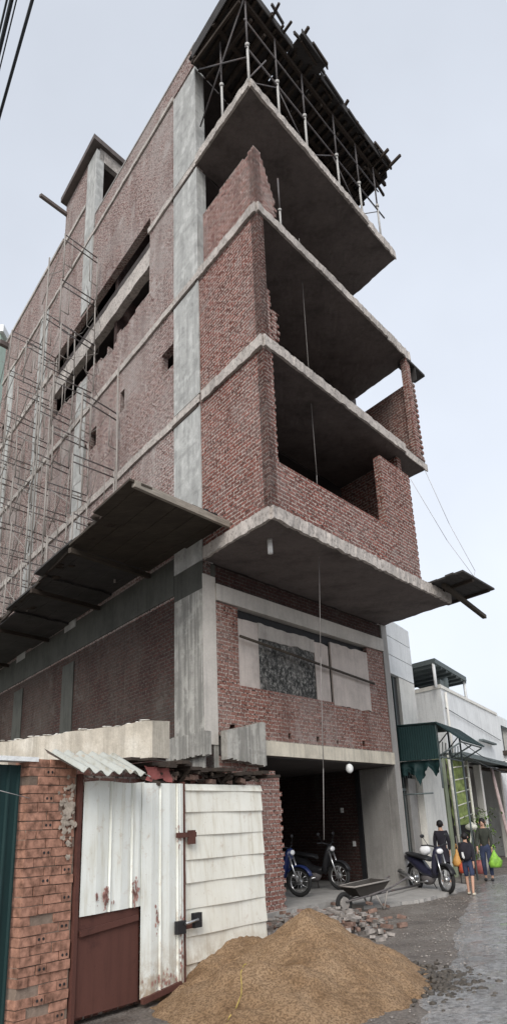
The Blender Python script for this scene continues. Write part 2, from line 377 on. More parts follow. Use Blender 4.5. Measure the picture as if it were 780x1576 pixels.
# upper corner column
def colpiece(b0,b1,z0,z1,mat,u=-.035): 
    m=MB(); m.box(P,u,.3,b0,b1,z0,z1); return m.build('column',mat,bd)
for z0,z1 in ((6.25,9.56),(9.86,12.66),(12.93,15.9),(16.2,19.18)): colpiece(-.02,1.17,z0,z1,M['colA'])
colpiece(6.9,7.75,0,5.6,M['shadeconc']); colpiece(11.3,12.2,0,5.6,M['shadeconc']); colpiece(15.6,16.4,0,5.6,M['shadeconc'])
for z0,z1 in ((6.5,9.56),(9.86,12.66),(12.93,14.0),(16.6,19.18),(19.4,22.8)): colpiece(6.9,7.75,z0,z1,M['colA'])
for z0,z1 in ((6.5,9.56),(9.86,12.66),(12.93,15.9),(16.2,19.18)): colpiece(11.3,12.2,z0,z1,M['colA'])
for z0,z1 in ((6.5,9.56),(9.86,12.66),(12.93,15.9),(16.2,19.18)): colpiece(15.6,16.4,z0,z1,M['colA'])
# left wall of brick; thickness u 0..0.22
holesL=[(1.24,1.85,11.25,11.82),(6.0,6.55,11.35,11.95),(4.05,4.32,11.5,12.1),(6.75,7.05,11.2,11.7),(11.4,12.0,18.4,19.1),(12.0,12.35,12.1,12.9),(16.2,16.9,16.2,17.0),(4.9,5.3,13.75,14.2),(9.9,10.3,9.0,9.6)]
slot=(2.6,10.3,14.15,16.5)
rg=[]; bq=2.6
while bq<10.3:
    w=.25+random.random()*.35; h=random.random()*.28; rg.append((bq,bq+w,14.15-h,14.2)); bq+=w
mb=MB()
gridwall(mb,FLw,0,D,5.801,12.7,0,.22,holesL)
gridwall(mb,FLw,0,D,12.7,19.2,0,.22,holesL+[slot]+rg)
mb.build('side_wall',M['brick'],bd)
mb=MB(); gridwall(mb,FLw,0,D,0,5.8,0,.22,[]); mb.build('side_wall',M['brickShade'],bd)
# band of the first floor beam on the left face
mb=MB(); mb.box(P,-.03,.2,1.19,D,5.85,6.62); mb.build('beam',M['shadeconc'],bd)
mb=MB(); mb.box(P,-.05,.2,1.19,D,2.72,3.08); mb.build('beam',M['shadeconc'],bd)
# overhang part of left wall
mb=MB()
gridwall(mb,FLw,O,-.02,6.46,9.58,0,.22)
gridwall(mb,FLw,O,-.02,9.60,12.72,.0,.22,[])
gridwall(mb,FLw,O,-.25,12.88,14.4,0,.22,[(-1.0,-.02,14.33,15),( -2.41,-2.0,14.33,15)])
mb.build('side_wall',M['brickR'],bd)
# parapet over the roof + stair tower
mb=MB(); gridwall(mb,FLw,0,6.85,19.37,20.0,0,.2,[]); mb.build('parapet',M['brick'],bd)
mb=MB(); mb.box(P,-.02,.22,0,6.85,19.99,20.05); mb.build('coping',M['grey'],bd)
mb=MB()
gridwall(mb,FLw,7.76,10.0,19.37,22.9,0,.2); gridwall(mb,FLw,10.0,D,19.37,21.3,0,.2,[]); mb.build('tower_wall',M['brick'],bd)
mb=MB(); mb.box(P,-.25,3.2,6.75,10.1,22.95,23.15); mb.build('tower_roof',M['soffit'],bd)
mb=MB(); mb.box(P,-.05,.22,10.05,D,21.3,21.42); mb.box(P,-.05,.2,7.77,10.0,21.0,21.15); mb.build('coping',M['edge'],bd)
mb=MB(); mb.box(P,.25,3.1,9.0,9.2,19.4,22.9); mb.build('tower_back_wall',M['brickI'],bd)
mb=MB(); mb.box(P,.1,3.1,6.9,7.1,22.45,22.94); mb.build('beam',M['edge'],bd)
# slab edge bands on the left face
def band(z0,z1,b0,b1,seed,out=-.055):
    m=MB(); n=max(2,int((b1-b0)/.25))
    for i in range(n):
        a=b0+(b1-b0)*i/n;c=b0+(b1-b0)*(i+1)/n
        def q(b,u,z): 
            v=noise.noise_vector(Vector((b*2.2,seed,z))); return P(u+ (v.x*.02 if u<0 else 0),b,z+v.z*.03)
        m.hexa([q(a,out,z0),q(a,.1,z0),q(c,.1,z0),q(c,out,z0),q(a,out,z1),q(a,.1,z1),q(c,.1,z1),q(c,out,z1)])
    return m.build('slab_edge',M['edge'],bd)
for (z0,z1),sd in zip(bands,(1,2,3,4)):
    if z0<13 or z0>19: band(z0,z1,1.2,D-.02,sd)
    else: band(z0,z1,1.2,2.65,sd); band(z0-.05,z1,10.35,D-.02,sd+9)
for z0,_ in bands[:3]:
    m=MB(); m.box(P,-.05,-.02,.1,1.25,z0-.07,z0+.02); m.build('joint_strip',M['formd'],bd)
    m=MB(); m.box(P,-.045,-.02,0,1.19,z0+.03,z0+.2); m.build('slab_edge',M['edge'],bd)
# landing beam running across the long opening, and the dark inner wall behind it
mb=MB()
n=30
for i in range(n):
    a=2.62+7.66*i/n;c=2.62+7.66*(i+1)/n
    def q(b,u,z):
        v=noise.noise_vector(Vector((b*3,5,z*2))); return P(u+v.x*.02,b,z+v.z*.05)
    mb.hexa([q(a,.05,15.05),q(a,.3,15.05),q(c,.3,15.05),q(c,.05,15.05),q(a,.05,15.62),q(a,.3,15.62),q(c,.3,15.62),q(c,.05,15.62)])
mb.build('landing_beam',M['edge'],bd)
# floor slabs (main body) and cantilevers
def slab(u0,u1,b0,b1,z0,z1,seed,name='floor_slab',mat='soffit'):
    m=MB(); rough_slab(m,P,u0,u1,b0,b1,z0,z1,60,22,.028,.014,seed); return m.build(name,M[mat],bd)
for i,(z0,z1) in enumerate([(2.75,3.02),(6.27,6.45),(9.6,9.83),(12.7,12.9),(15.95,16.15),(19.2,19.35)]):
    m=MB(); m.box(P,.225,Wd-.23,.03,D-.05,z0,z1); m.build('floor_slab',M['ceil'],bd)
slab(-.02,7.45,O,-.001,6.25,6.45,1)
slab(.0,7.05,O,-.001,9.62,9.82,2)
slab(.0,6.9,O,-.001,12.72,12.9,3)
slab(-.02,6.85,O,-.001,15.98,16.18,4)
# pale cast lips along the cantilever rims
def lip(pts,z0,z1,seed,t=.07,jit=.02):
    m=MB()
    for p,q in zip(pts,pts[1:]):
        n=max(2,int((Vector(q)-Vector(p)).length/.06))
        def g(k,side,z):
            u=p[0]+(q[0]-p[0])*k/n; b=p[1]+(q[1]-p[1])*k/n
            dx=(q[1]-p[1]); out=(-t if abs(q[0]-p[0])<.01 else 0, -t if abs(q[1]-p[1])<.01 else 0)
            v=noise.noise_vector(Vector((u*6+seed,b*6,z*3)))+.5*noise.noise_vector(Vector((u*23+seed,b*23,z*9)))
            o=side
            return P(u+out[0]*o+v.x*jit*side,b+out[1]*o+v.y*jit*side,z+v.z*jit)
        for k in range(n):
            m.hexa([g(k,1,z0),g(k+1,1,z0),g(k+1,0,z0),g(k,0,z0),g(k,1,z1),g(k+1,1,z1),g(k+1,0,z1),g(k,0,z1)])
    return m.build('slab_rim',M['edge'],bd)
lip([(-.02,-.1),(-.02,O)],6.23,6.46,1); lip([(-.02,O),(7.45,O)],6.24,6.47,2,.075,.03)
lip([(0,-.1),(0,O)],9.60,9.84,3); lip([(0,O),(5.85,O)],9.62,9.84,4,.06); lip([(5.85,O),(7.1,O)],9.58,9.76,14,.03)
lip([(0,-.02),(0,O)],12.69,12.91,5); lip([(0,O),(5.6,O)],12.71,12.91,6,.06); lip([(5.6,O),(6.9,O)],12.68,12.95,7,.04,.035)
lip([(-.02,-.02),(-.02,O)],15.97,16.19,8); lip([(-.02,O),(5.2,O)],15.98,16.19,9); lip([(5.2,O),(6.85,O)],15.93,16.2,19,.04,.035)
# small corner wedge where first cantilever meets the column
# front brickwork of the cantilevered storeys: thickness b O..O+.22
def front(a0,a1,z0,z1,holes=(),mat='brickR',name='front_wall'):
    m=MB(); gridwall(m,FRw,a0,a1,z0,z1,O+.0,O+.22,list(holes)); return m.build(name,M[mat],bd)
front(0,5.95,6.46,9.6,[(.31,4.42,7.4,9.7),(4.4,5.99,9.05,9.7)]+rect_ragged(.31,7.4,9.6,1,.03,rnd=.6)+rect_ragged(5.95,6.5,9.05,1,.03,rnd=.9)+[(4.3,4.42,z,z+.075) for z in [7.4+.15*k for k in range(11)]])
front(0,.36,9.84,12.7,rect_ragged(.36,9.9,12.7,1,.05,rnd=.9)+[(.22,.5,11.0,12.7)]); 
front(.0,.62,9.84,10.6,rect_ragged(.62,9.84,10.6,1,.1,rnd=.9,base=.02)+[(-.1,.36,9,11)]) 
front(0,.75,12.9,14.4,[(.25+.075*k,1,14.35-.15*k-.1,14.6) for k in range(0,7)]+rect_ragged(.72,12.9,13.4,1,.06))
# return walls on the right
m=MB(); gridwall(m,FLw,O+.23,-.0,6.46,9.6,5.73,5.95); m.build('side_wall',M['brickR'],bd)
m=MB(); gridwall(m,FLw,O+.0,-.0,9.84,12.10,6.86,7.08,rect_ragged(O,9.9,12.4,-1,.04)); m.build('side_wall',M['brickR'],bd)
m=MB(); m.box(P,6.62,6.855,O,O+.2,9.83,12.68); m.build('column',M['brickR'],bd)
m=MB(); m.box(P,6.7,7.75,O-.05,O+.35,12.6,12.66); m.box(P,7.1,7.14,O-.05,O+.3,12.2,12.58); m.build('shutter_board',M['form'],bd)
# right flank of the main body and rear
m=MB(); gridwall(m,FLw,.3,D,3.06,19.2,Wd-.22,Wd,[]); m.build('side_wall',M['brickR'],bd)
m=MB(); gridwall(m,FRw,0.23,Wd-.23,0,21.0,D-.22,D,[]); m.build('rear_wall',M['brick'],bd)
# dark partition walls inside each storey so that no storey is see-through
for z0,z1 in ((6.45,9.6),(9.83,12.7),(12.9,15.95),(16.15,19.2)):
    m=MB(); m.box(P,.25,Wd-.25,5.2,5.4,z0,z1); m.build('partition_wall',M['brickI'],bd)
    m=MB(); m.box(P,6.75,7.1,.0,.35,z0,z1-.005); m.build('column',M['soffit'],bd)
# ---- front of first floor: brick wall with blocked-up window
open1=(1.04,6.35,4.02,5.54)
hs=[(.70,.86,3.14,3.28),(2.62,2.72,3.13,3.24),(3.70,3.82,3.12,3.24),(4.55,4.62,3.12,3.2),(5.72,5.86,3.14,3.26)]
m=MB(); gridwall(m,FRw,.36,7.22,3.06,5.52,0,.2,[open1]+hs); m.build('front_wall',M['brickF'],bd)
m=MB(); m.box(P,.35,7.25,-.05,.2,5.54,5.86); m.build('beam',M['colS'],bd)
m=MB(); m.box(P,.35,7.25,.02,.2,5.87,6.24); m.build('front_wall',M['brickI'],bd)
m=MB(); m.box(P,1.55,7.25,-.05,.25,2.78,3.05); m.build('beam',M['cream'],bd)
m=MB(); m.box(P,7.22,7.5,-.03,.28,.0,6.24); m.build('column',M['grey'],bd)
m=MB(); m.box(P,7.5,7.56,-.0,.2,.0,6.2); m.build('column_face',M['colS'],bd)
# infill panels
def panel(u0,u1,z0,z1,mat,b=.07,name='infill_panel',seed=0):
    m=MB(); n=18
    top=[(u0+(u1-u0)*i/n) for i in range(n+1)]
    for i in range(n):
        a,c=top[i],top[i+1]
        za=z0+.05*noise.noise(Vector((a*3,seed,0))); zc=z0+.05*noise.noise(Vector((c*3,seed,0)))
        ta=z1+.05*noise.noise(Vector((a*3,seed,7))); tc=z1+.05*noise.noise(Vector((c*3,seed,7)))
        m.hexa([P(a,b,za),P(c,b,zc),P(c,b+.06,zc),P(a,b+.06,za),P(a,b,ta),P(c,b,tc),P(c,b+.06,tc),P(a,b+.06,ta)])
    return m.build(name,M[mat],bd)
panel(1.05,1.75,4.0,5.34,'plasterL',.04,seed=1); panel(1.75,3.9,4.02,5.32,'mesh',.06,seed=2); panel(3.9,4.5,4.0,5.30,'plasterL',.04,seed=3)
panel(4.56,6.33,3.97,5.38,'plasterL',-.01,seed=4)
panel(1.75,3.9,5.05,5.34,'plaster',.03,seed=5)
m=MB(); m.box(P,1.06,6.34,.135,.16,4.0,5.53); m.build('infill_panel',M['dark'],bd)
m=MB(); m.tube(P(1.0,-.12,4.93),P(6.42,-.12,4.62),.03); tag(m.build('bamboo_pole',M['plank']),'thin grey pole lying across the blocked-up first floor window','pole')
# ---- ground floor
m=MB(); rough_slab(m,P,.3,7.2,-.12,D-.3,.0,.12,40,30,.03,.008,5); m.build('ground_floor_slab',M['grey'],bd)
m=MB(); pr=rect_ragged(2.26,.1,2.5,1,.05,rnd=1)+[(2.05,2.4,2.38,2.6),(1.5,1.75,2.42,2.6),(2.18,2.4,2.2,2.6)]; gridwall(m,FRw,1.55,2.26,0.02,2.5,-.04,.25,pr); m.build('brick_pier',M['brickF'],bd)
m=MB(); gridwall(m,FRw,.36,1.55,.02,2.72,0.0,.2); m.build('front_wall',M['brickF'],bd)
m=MB(); m.box(P,7.2,7.42,.28,1.32,.0,2.74); m.build('plaster_panel',M['grey'],bd)
m=MB(); m.box(P,7.22,7.42,1.5,8.0,.12,2.74); m.build('interior_wall',M['brickI'],bd)
m=MB(); m.box(P,3.9,7.2,5.6,5.8,.12,2.74); m.build('interior_wall',M['grey'],bd)
m=MB(); m.box(P,.3,3.9,6.6,6.8,.12,2.74); m.build('interior_wall',M['grey'],bd)
m=MB(); m.box(P,7.16,7.2,1.33,1.5,.12,2.7); m.build('door_frame',M['dark'],bd)  # near-black strip stands for the shade in the door gap
for u,b,z in ((7.2,2.1,1.75),(7.2,1.7,.95)):
    m=MB(); m.box(P,u-.02,u+.02,b,b+.1,z,z+.12); m.build('wall_socket',M['bulb'],bd)
# board-marked casting at the left end of the ground-floor beam
m=MB()
for k in range(22):
    u=.38+k*.054+.0; j=random.uniform(-.006,.006); zz=2.66-.01*k*.5+random.uniform(-.02,.02)
    m.box(P,u,u+.052,-.28+j,-.055,zz,3.12+.011*k+random.uniform(-.015,.015))
m.build('cast_beam_end',M['colB'],bd)
m=MB()
for k in range(30):
    b=-.28+k*.1; j=random.uniform(-.006,.006)
    m.box(P,-.16+j,-.062,b,b+.096,2.7+random.uniform(-.02,.02),3.1+random.uniform(-.02,.01))
m.build('cast_beam_end',M['colB'],bd)

# ---- service lamps & rope
l=thing('hanging_bulb','white bulb hanging under the concrete beam over the motorbike bay','lamp',tuple(P(4.89,-.1,2.6)))
m=MB(); m.tube(P(4.89,-.1,2.78),P(4.89,-.1,2.7),.012); m.build('cord',M['cable'],l)
m=MB(); m.ell(P(4.89,-.1,2.62),.085,.085,.1); m.build('bulb',M['bulb'],l)
l=thing('tube_lamp','short white tube lamp fixed under the lowest cantilevered slab','lamp',tuple(P(.55,-1.75,6.05)))
m=MB(); m.tube(P(.55,-1.75,6.22),P(.55,-1.75,6.26),.05); m.build('holder',M['grey'],l)
m=MB(); m.tube(P(.55,-1.75,5.98),P(.55,-1.75,6.22),.045,10); m.build('bulb',M['bulb'],l)
m=MB(); pts=[P(2.2,-1.9,13.9-.0),P(2.19,-1.9,9.4),P(2.2,-1.9,8.0),P(2.05,-1.9,6.2),P(1.85,-1.9,4.3),P(1.68,-1.9,2.4),P(1.55,-1.9,1.3)]
m.path(pts,.0075,5); tag(m.build('hanging_rope',M['ropeD']),'long thin pale rope hanging down through the open floors at the front','rope')
# ------------------------------------------------------------------ roof formwork
fw=thing('roof_formwork','dark timber and plywood formwork deck jutting out above the top concrete slab','formwork',tuple(P(3,-1,19.1)))
m=MB()
def deck(u0,u1,b0,b1,z=19.1):
    b=b0;k=0
    while b<b1-.02:
        w=min(.3,b1-b); m.box(P,u0+random.uniform(-.03,.03),u1+random.uniform(-.05,.05),b-.004,b+w+.004,z+.012*(k%2),z+.03+.012*(k%2)); b+=w;k+=1
deck(-.28,1.9,-2.45,-.05); deck(1.9,3.02,-2.86,-.05,19.08); deck(3.03,6.75,-2.58,-.05); deck(6.4,6.95,-2.2,-1.2,19.05)
m.build('deck_board',M['form'],fw)
for u in [-.2+.28*k for k in range(25)]:
    m=MB(); m.bar(P(u,-2.5+random.uniform(-.1,.1),19.02),P(u,-.1,19.02),.07,.1); m.build('joist',M['formd'],fw)
for b in (-2.25,-1.3,-.35):
    m=MB(); m.bar(P(-.3,b,18.91),P(6.9+random.random()*.2,b,18.91),.08,.12); m.build('bearer',M['formd'],fw)
m=MB(); m.box(P,-.3,1.88,-2.49,-2.46,18.98,19.2); m.box(P,1.86,3.06,-2.9,-2.87,19.0,19.18); m.box(P,3.03,6.8,-2.63,-2.6,18.95,19.2); m.build('edge_board',M['form'],fw)
m=MB(); m.box(P,-.32,-.29,-2.45,-.25,18.9,19.25); m.build('edge_board',M['form'],fw)
m=MB(); m.box(P,6.8,6.84,-2.5,-.9,18.8,19.2); m.build('edge_board',M['form'],fw)
for (a,b_) in (((6.72,-1.6,18.95),(6.74,-3.15,18.98)),((6.25,-1.9,18.9),(6.28,-2.95,19.0)),((2.0,-3.05,19.2),(2.02,-2.3,19.1)),((6.0,-2.2,18.75),(7.15,-2.1,18.7)),((4.3,-2.75,19.25),(4.33,-2.3,19.15)),((-.1,-2.8,19.1),(-.08,-1.8,19.05))):
    m=MB(); m.bar(P(*a),P(*b_),.06,.08); m.build('loose_timber',M['formd'],fw)
for k in range(26):
    u=random.uniform(-.2,6.6); b=-2.5+random.uniform(-.25,.1)-(.3 if 1.9<u<3 else 0)
    m=MB()
    if k%3==0: m.bar(P(u,b-.15,19.06+random.random()*.14),P(u+random.uniform(-.1,.1),b+.6,19.04),.05,.06)
    else: m.bar(P(u,b,19.02+random.random()*.15),P(u+random.uniform(.3,.9),b+random.uniform(-.06,.06),19.0+random.random()*.15),.05,.09)
    m.build('ragged_board',M['form'] if k%2 else M['formd'],fw)
for k in range(14):
    u=-.1+.5*k; m=MB(); m.bar(P(u,-2.2+random.uniform(-.1,.2),18.72),P(u+random.uniform(-.2,.2),-.3,18.74),.06,.08); m.build('joist',M['formd'],fw)
# ledgers and braces between props
m=MB()
m.tube(P(.0,-2.3,17.34),P(6.6,-2.3,17.30),.022); m.tube(P(0,-2.3,18.2),P(6.4,-2.3,18.1),.02); m.tube(P(0,-2.3,16.35),P(6.2,-2.3,16.4),.015)
m.tube(P(.0,-2.3,17.0),P(.0,-.2,18.9),.02); m.tube(P(0,-.2,17.0),P(0,-2.3,18.8),.02)
for k in range(5): m.tube(P(1.25*k,-2.28,17.3 if k%2 else 16.3),P(1.25*k+1.25,-2.28,16.3 if k%2 else 17.3),.014)
m.tube(P(.1,-2.3,16.5),P(.8,-2.3,17.7),.018)
m.build('brace',M['darksteel'],fw)
pr0=None
def prop(p,h,label):
    t=thing('steel_prop',label,'prop',tuple(p),'steel props holding the roof formwork'); q=Vector(p)
    m=MB(); m.box(lambda a,b,c:q+Vector((a,b,c)),-.06,.06,-.06,.06,0,.008); m.build('base_plate',M['bright'],t)
    m=MB(); m.tube(q+Vector((0,0,.008)),q+Vector((0,0,1.22)),.028,8); m.build('outer_tube',M['bright'],t)
    m=MB(); m.tube(q+Vector((0,0,1.22)),q+Vector((0,0,1.3)),.048,8); m.build('collar',M['bright'],t)
    m=MB(); m.tube(q+Vector((0,0,1.3)),q+Vector((0,0,h)),.022,6); m.build('inner_tube',M['darksteel'],t)
    return t
pl=[(.07,-2.3,'corner prop at the near tip of the top slab'),(1.24,-2.3,'second prop from the near tip along the top slab edge'),(2.42,-2.3,'third prop from the near tip along the top slab edge'),(3.95,-2.3,'fourth prop from the near tip along the top slab edge'),(5.15,-2.3,'fifth prop from the near tip, next to last along the top slab edge'),(6.2,-2.3,'last and farthest prop along the top slab edge against the sky')]
p0=None
for u,b,lab in pl:
    if p0 is None: p0=prop(P(u,b,16.19),2.66,'pale steel '+lab)
    else: dup(p0,tuple(P(u,b,16.19)),None,'pale steel '+lab)
dup(p0,tuple(P(.08,-1.15,16.19)),None,'pale steel prop on the short left edge of the top slab')
dup(p0,tuple(P(1.1,-2.2,12.9)),None,'short pale steel prop standing alone on the third cantilever slab')
bpy.data.objects['steel_prop.007'].scale=(.8,.8,.62) if 'steel_prop.007' in bpy.data.objects else None
bpy.data.objects['steel_prop.007']['group']='steel props holding the roof formwork'
# deck at the right end of the first cantilever
t=thing('loading_deck','small dark plank deck sticking out beyond the right end of the lowest slab','platform',tuple(P(7.4,-2.6,6.5)))
m=MB()
for k in range(6): m.box(P,6.3+random.uniform(-.04,.04),8.35+random.uniform(-.05,.05)-.04*k,-3.45+.26*k,-3.45+.26*k+.25,6.5,6.54)
m.build('deck_board',M['form'],t)
m=MB(); m.bar(P(6.6,-2.7,6.45),P(8.95,-2.75,6.12),.1,.09); m.build('support_timber',M['plank'],t)
m=MB(); m.bar(P(7.0,-3.4,6.47),P(7.0,-1.9,6.47),.07,.07); m.bar(P(8.1,-3.35,6.47),P(8.1,-2.0,6.47),.07,.07); m.build('bearer',M['formd'],t)
m=MB(); m.path([P(6.95,O,9.6),P(7.5,-2.7,8.2),P(7.7,-3.2,6.9),P(7.4,-3.2,6.52)],.006,4); m.path([P(6.0,O,9.0),P(7.0,-2.8,7.6),P(7.6,-3.3,6.55)],.006,4)
tag(m.build('thin_wire',M['rope']),'two thin wires dangling from the brick edge to the small plank deck','wire')
# ------------------------------------------------------------------ platform + scaffold on the left wall
t=thing('scaffold_platform','long dark plank platform bracketed off the left brick wall, seen from below','platform',tuple(P(-1,6,6.7)))
m=MB()
def outer(b): return -2.28+.06*b if b<10 else -1.68
for (b0,b1) in ((-.85,.6),(.62,2.4),(2.42,4.6),(4.62,7.5),(7.52,10.6),(10.62,14),(14.02,17)):
    u=-.02;k=0; uo=outer((b0+b1)/2)
    zz=6.66+.05*((b0>0)+(b0>2)-(b0>4)-(b0>7)+(b0>10)-(b0>14))
    while u>uo:
        m.box(P,u-.252,u+.002,b0-.1-random.uniform(0,.05),b1+random.uniform(0,.05),zz+.012*(k%2),zz+.04+.012*(k%2)); u-=.25;k+=1
    m.build('deck_board',M['plank'] if b0<2 else M['form'],t); m=MB()
m=MB(); m.bar(P(-2.42,-.93,6.66),P(.0,-1.0,6.62),.07,.12); m.build('edge_timber',M['plankl'],t)
for b in (2.3,5.2,9.0,13):
    m=MB(); m.bar(P(outer(b)-.15,b,6.58),P(-.07,b,6.56),.08,.1); m.build('bearer',M['formd'] if b!=2.3 else M['plank'],t)
m=MB()
for k in range(70):
    b=random.uniform(.3,16.5); u=outer(b)+random.uniform(-.06,.5); s_=random.uniform(.03,.12)
    m.ell(P(u,b,6.74+random.uniform(0,.12)),s_*1.5,s_*1.2,s_*.6,6,4)
for b in [-.6+.55*k for k in range(30)]:
    m.bar(P(outer(b)-.02,b,6.74),P(outer(b+.5)-.02,b+.5+random.uniform(0,.1),6.75+random.uniform(-.03,.05)),.05,.09)
m.build('debris',M['formd'],t)
m=MB(); m.ell(P(-.35,-.1,6.78),.1,.1,.07,6,4); m.ell(P(-.5,-.75,6.8),.09,.09,.08,6,4); m.bar(P(-1.9,-.6,6.76),P(-.2,-.8,6.8),.06,.08); m.build('debris',M['dark'],t)
# scaffold frames: width along u, height 1.55
fr0=thing('scaffold_section','x','scaffolding',(0,0,0),'tube scaffold frames stacked up the left wall')
def FW(u,h): return dR*u+Vector((0,0,h))
HF=1.55
for u in (0,-1.3):
    m=MB(); m.tube(FW(u,0),FW(u,HF),.023,6); m.build('post',M['steel'],fr0)
for h in (HF-.03,HF-.22):
    m=MB(); m.tube(FW(0,h),FW(-1.3,h),.018,6); m.build('rail',M['darksteel'],fr0)
for u in (-.3,-1.0):
    m=MB(); m.path([FW(0 if u>-.5 else -1.3,.5),FW(u,.5),FW(u,HF-.03)],.014,5); m.build('stiffener',M['steel'],fr0)
for h0,h1 in ((.25,HF-.25),(HF-.25,.25)):
    m=MB(); m.tube(FW(-1.3,h0),FW(-1.3,h1)+dL*1.8,.011,5); m.build('cross_brace',M['steel'],fr0)
bays=[(4.3,6.78,3),(6.1,6.78,7),(7.9,6.78,6),(9.7,6.78,6),(11.5,6.78,7),(13.3,6.78,6),(15.1,6.78,6)]
order=['nearest','second','third','fourth','fifth','sixth','farthest']; lev=['bottom','second','third','fourth','fifth','sixth','topmost']
first=True
for i,(b,z,n) in enumerate(bays):
    for k in range(n):
        lab='steel tube scaffold frame, %s level of the %s stack along the left wall'%(lev[k],order[i])
        loc=P(-.12-.03*(i%2),b+random.uniform(-.06,.06),z+HF*k)
        if first: fr0.location=loc; fr0['label']=lab; first=False
        elif random.random()<.12 and k>2: continue
        else:
            q_=dup(fr0,tuple(loc),None,lab); q_.rotation_euler=(R(random.uniform(-1.6,1.6)),R(random.uniform(-1.6,1.6)),R(random.uniform(-5,5)))
# sagging ropes / cables on that wall
for k in range(9):
    z=7.6+k*.95; b0=3.2+random.random()*2; b1=15+random.random()
    pts=[]
    for j in range(13):
        tt=j/12; pts.append(P(-.1-1.2*random.random()*(.5 if j%3 else 1),b0+(b1-b0)*tt,z+.5*math.sin(tt*3.1)*-.6+random.uniform(-.06,.06)))
    m=MB(); m.path(pts,.007,4)
    tag(m.build('sagging_wire',M['steel']),'thin sagging wire along the left wall scaffold, '+['lowest of nine','second lowest of nine','third lowest of nine','fourth lowest of nine','middle one of nine','fourth highest of nine','third highest of nine','second highest of nine','highest of nine'][k],'wire','thin wires strung along the scaffold')
for k,(b,u,z0,z1) in enumerate(((3.6,-.4,6.7,12.3),(8.9,-.5,6.7,14.5),(7.2,-1.5,6.7,17.6),(12.6,-1.0,6.7,15.5))):
    m=MB(); m.tube(P(u,b,z0),P(u-.03,b+.1,z1),.026,6); tag(m.build('upright_pole',M['steel']),['single pale upright pole nearest the corner column','tall pale upright pole beside the middle of the long wall slot','tallest pale upright pole reaching the roof band','pale upright pole near the far end of the left wall'][k],'pole','loose upright poles on the left wall')
m=MB(); m.bar(P(-1.2,10.0,22.5),P(.5,9.9,22.4),.12,.12); tag(m.build('projecting_beam',M['soffit']),'short grey beam poking out left of the stair tower roof','beam')
m=MB(); m.bar(P(-.5,17.0,20.9),P(.1,17.0,20.9),.2,.2); tag(m.build('projecting_beam',M['soffit']),'small dark beam end poking out low at the far left roof edge','beam')
# pale green building behind on the left
m=MB(); m.box(W,-26,-12.6,34,50,0,25.5); a_=m
t=thing('distant_building','pale green painted building rising at the far left edge behind the brick house','building',(-19,40,0))
m.build('wall',M['palegreen'],t); m=MB(); m.box(W,-26.2,-12.4,33.8,50.2,25.5,25.9); m.build('roof',M['ww2'],t)
m=MB()
for z in (12,16,20): m.box(W,-18,-16.5,33.96,34,z,z+1.6)
m.build('window',M['glass'],t)
# ------------------------------------------------------------------ shed in front
t=thing('brick_pillar','rough pillar of hollow orange bricks beside the white sheet door','pillar',tuple(H(-1.82,-.15,0)))
m=MB(); m.box(H,-2.11,-1.545,-.33,-.012,0,2.22); m.build('mortar',M['mortar'],t)
m=MB(); mh=MB()
pats=[[.19,-.115,.27],[.24,.2,-.12],[.115,.25,.2]]
for k in range(29):
    z=.01+k*.0765; s=-2.125+random.uniform(-.008,.008)
    for w in pats[k%3]:
        hd=w<0; w=abs(w); j=random.uniform(-.008,.009)
        if hd or random.random()>.06:
            e=[random.uniform(-.003,.003) for _ in range(8)]
            z1=z+.0765-.0075
            c=[H(s+.005+e[0],-.2,z+e[1]),H(s+w-.006+e[2],-.2,z+e[1]),H(s+w-.006+e[2],j,z+e[3]),H(s+.005+e[0],j,z+e[1]),H(s+.005,-.2,z1),H(s+w-.006,-.2,z1),H(s+w-.006+e[4],j+e[5],z1+e[6]),H(s+.005+e[7],j+e[5],z1+e[3])]
            m.hexa(c)
        if hd and random.random()<.92:
            for d in (-.024,.024):
                a=H(s+w/2+d,j+.0005,z+.034); mh.tube(a-nH*.03,a+nH*.0025,.0125,8)
        s+=w
m.build('brickwork',M['brickP'],t); mh.build('brick_hole',M['dark'],t)
m=MB()
for k in range(70):
    a=H(-1.66+random.gauss(0,.05),.010+.0002*k,1.72+random.gauss(0,.16)); rr=random.uniform(.008,.035)
    m.face([a+dR*(rr*math.cos(q)*(.5+random.random()))+Vector((0,0,rr*.8*math.sin(q)*(.5+random.random()))) for q in [k_*math.pi/5 for k_ in range(10)]])
m.build('mortar_smear',M['smear'],t)
def extr(mb,F,prof,z0,z1,th=.006,n=1,zf0=None,zf1=None):
    """vertical sheet with horizontal profile [(s,t)], made solid"""
    zf0=zf0 or (lambda s:z0); zf1=zf1 or (lambda s:z1)
    for (a,ta),(b,tb) in zip(prof,prof[1:]):
        mb.hexa([F(a,ta-th,zf0(a)),F(b,tb-th,zf0(b)),F(b,tb,zf0(b)),F(a,ta,zf0(a)),F(a,ta-th,zf1(a)),F(b,tb-th,zf1(b)),F(b,tb,zf1(b)),F(a,ta,zf1(a))])
t=thing('sheet_metal_door','patched white metal door with a rusty brown lower panel beside the brick pillar','door',tuple(H(-.75,0,0)))
def seams(ss,base,amp=.018,w=.022):
    pr=[(ss[0],base)]
    for a,b in zip(ss,ss[1:]):
        mid=(a+b)/2; pr+= [(a+w,base+.0),(mid,base+.012),(b-w,base)]
        if b!=ss[-1]: pr+=[(b-w*.5,base-amp),(b,base+amp),(b+w*.2,base+amp)]
    pr.append((ss[-1],base)); 
    out=[];last=-9
    for s_,tt in pr:
        if s_>last+.002: out.append((s_,tt)); last=s_
    return out
m=MB(); extr(m,H,seams([-1.46,-1.10,-.80,-.62],.012),.87,2.03,zf0=lambda s:.86+.02*(s+1.46)-.0,zf1=lambda s:2.035+.01*math.sin(s*9)); m.build('white_sheet',M['white'],t)
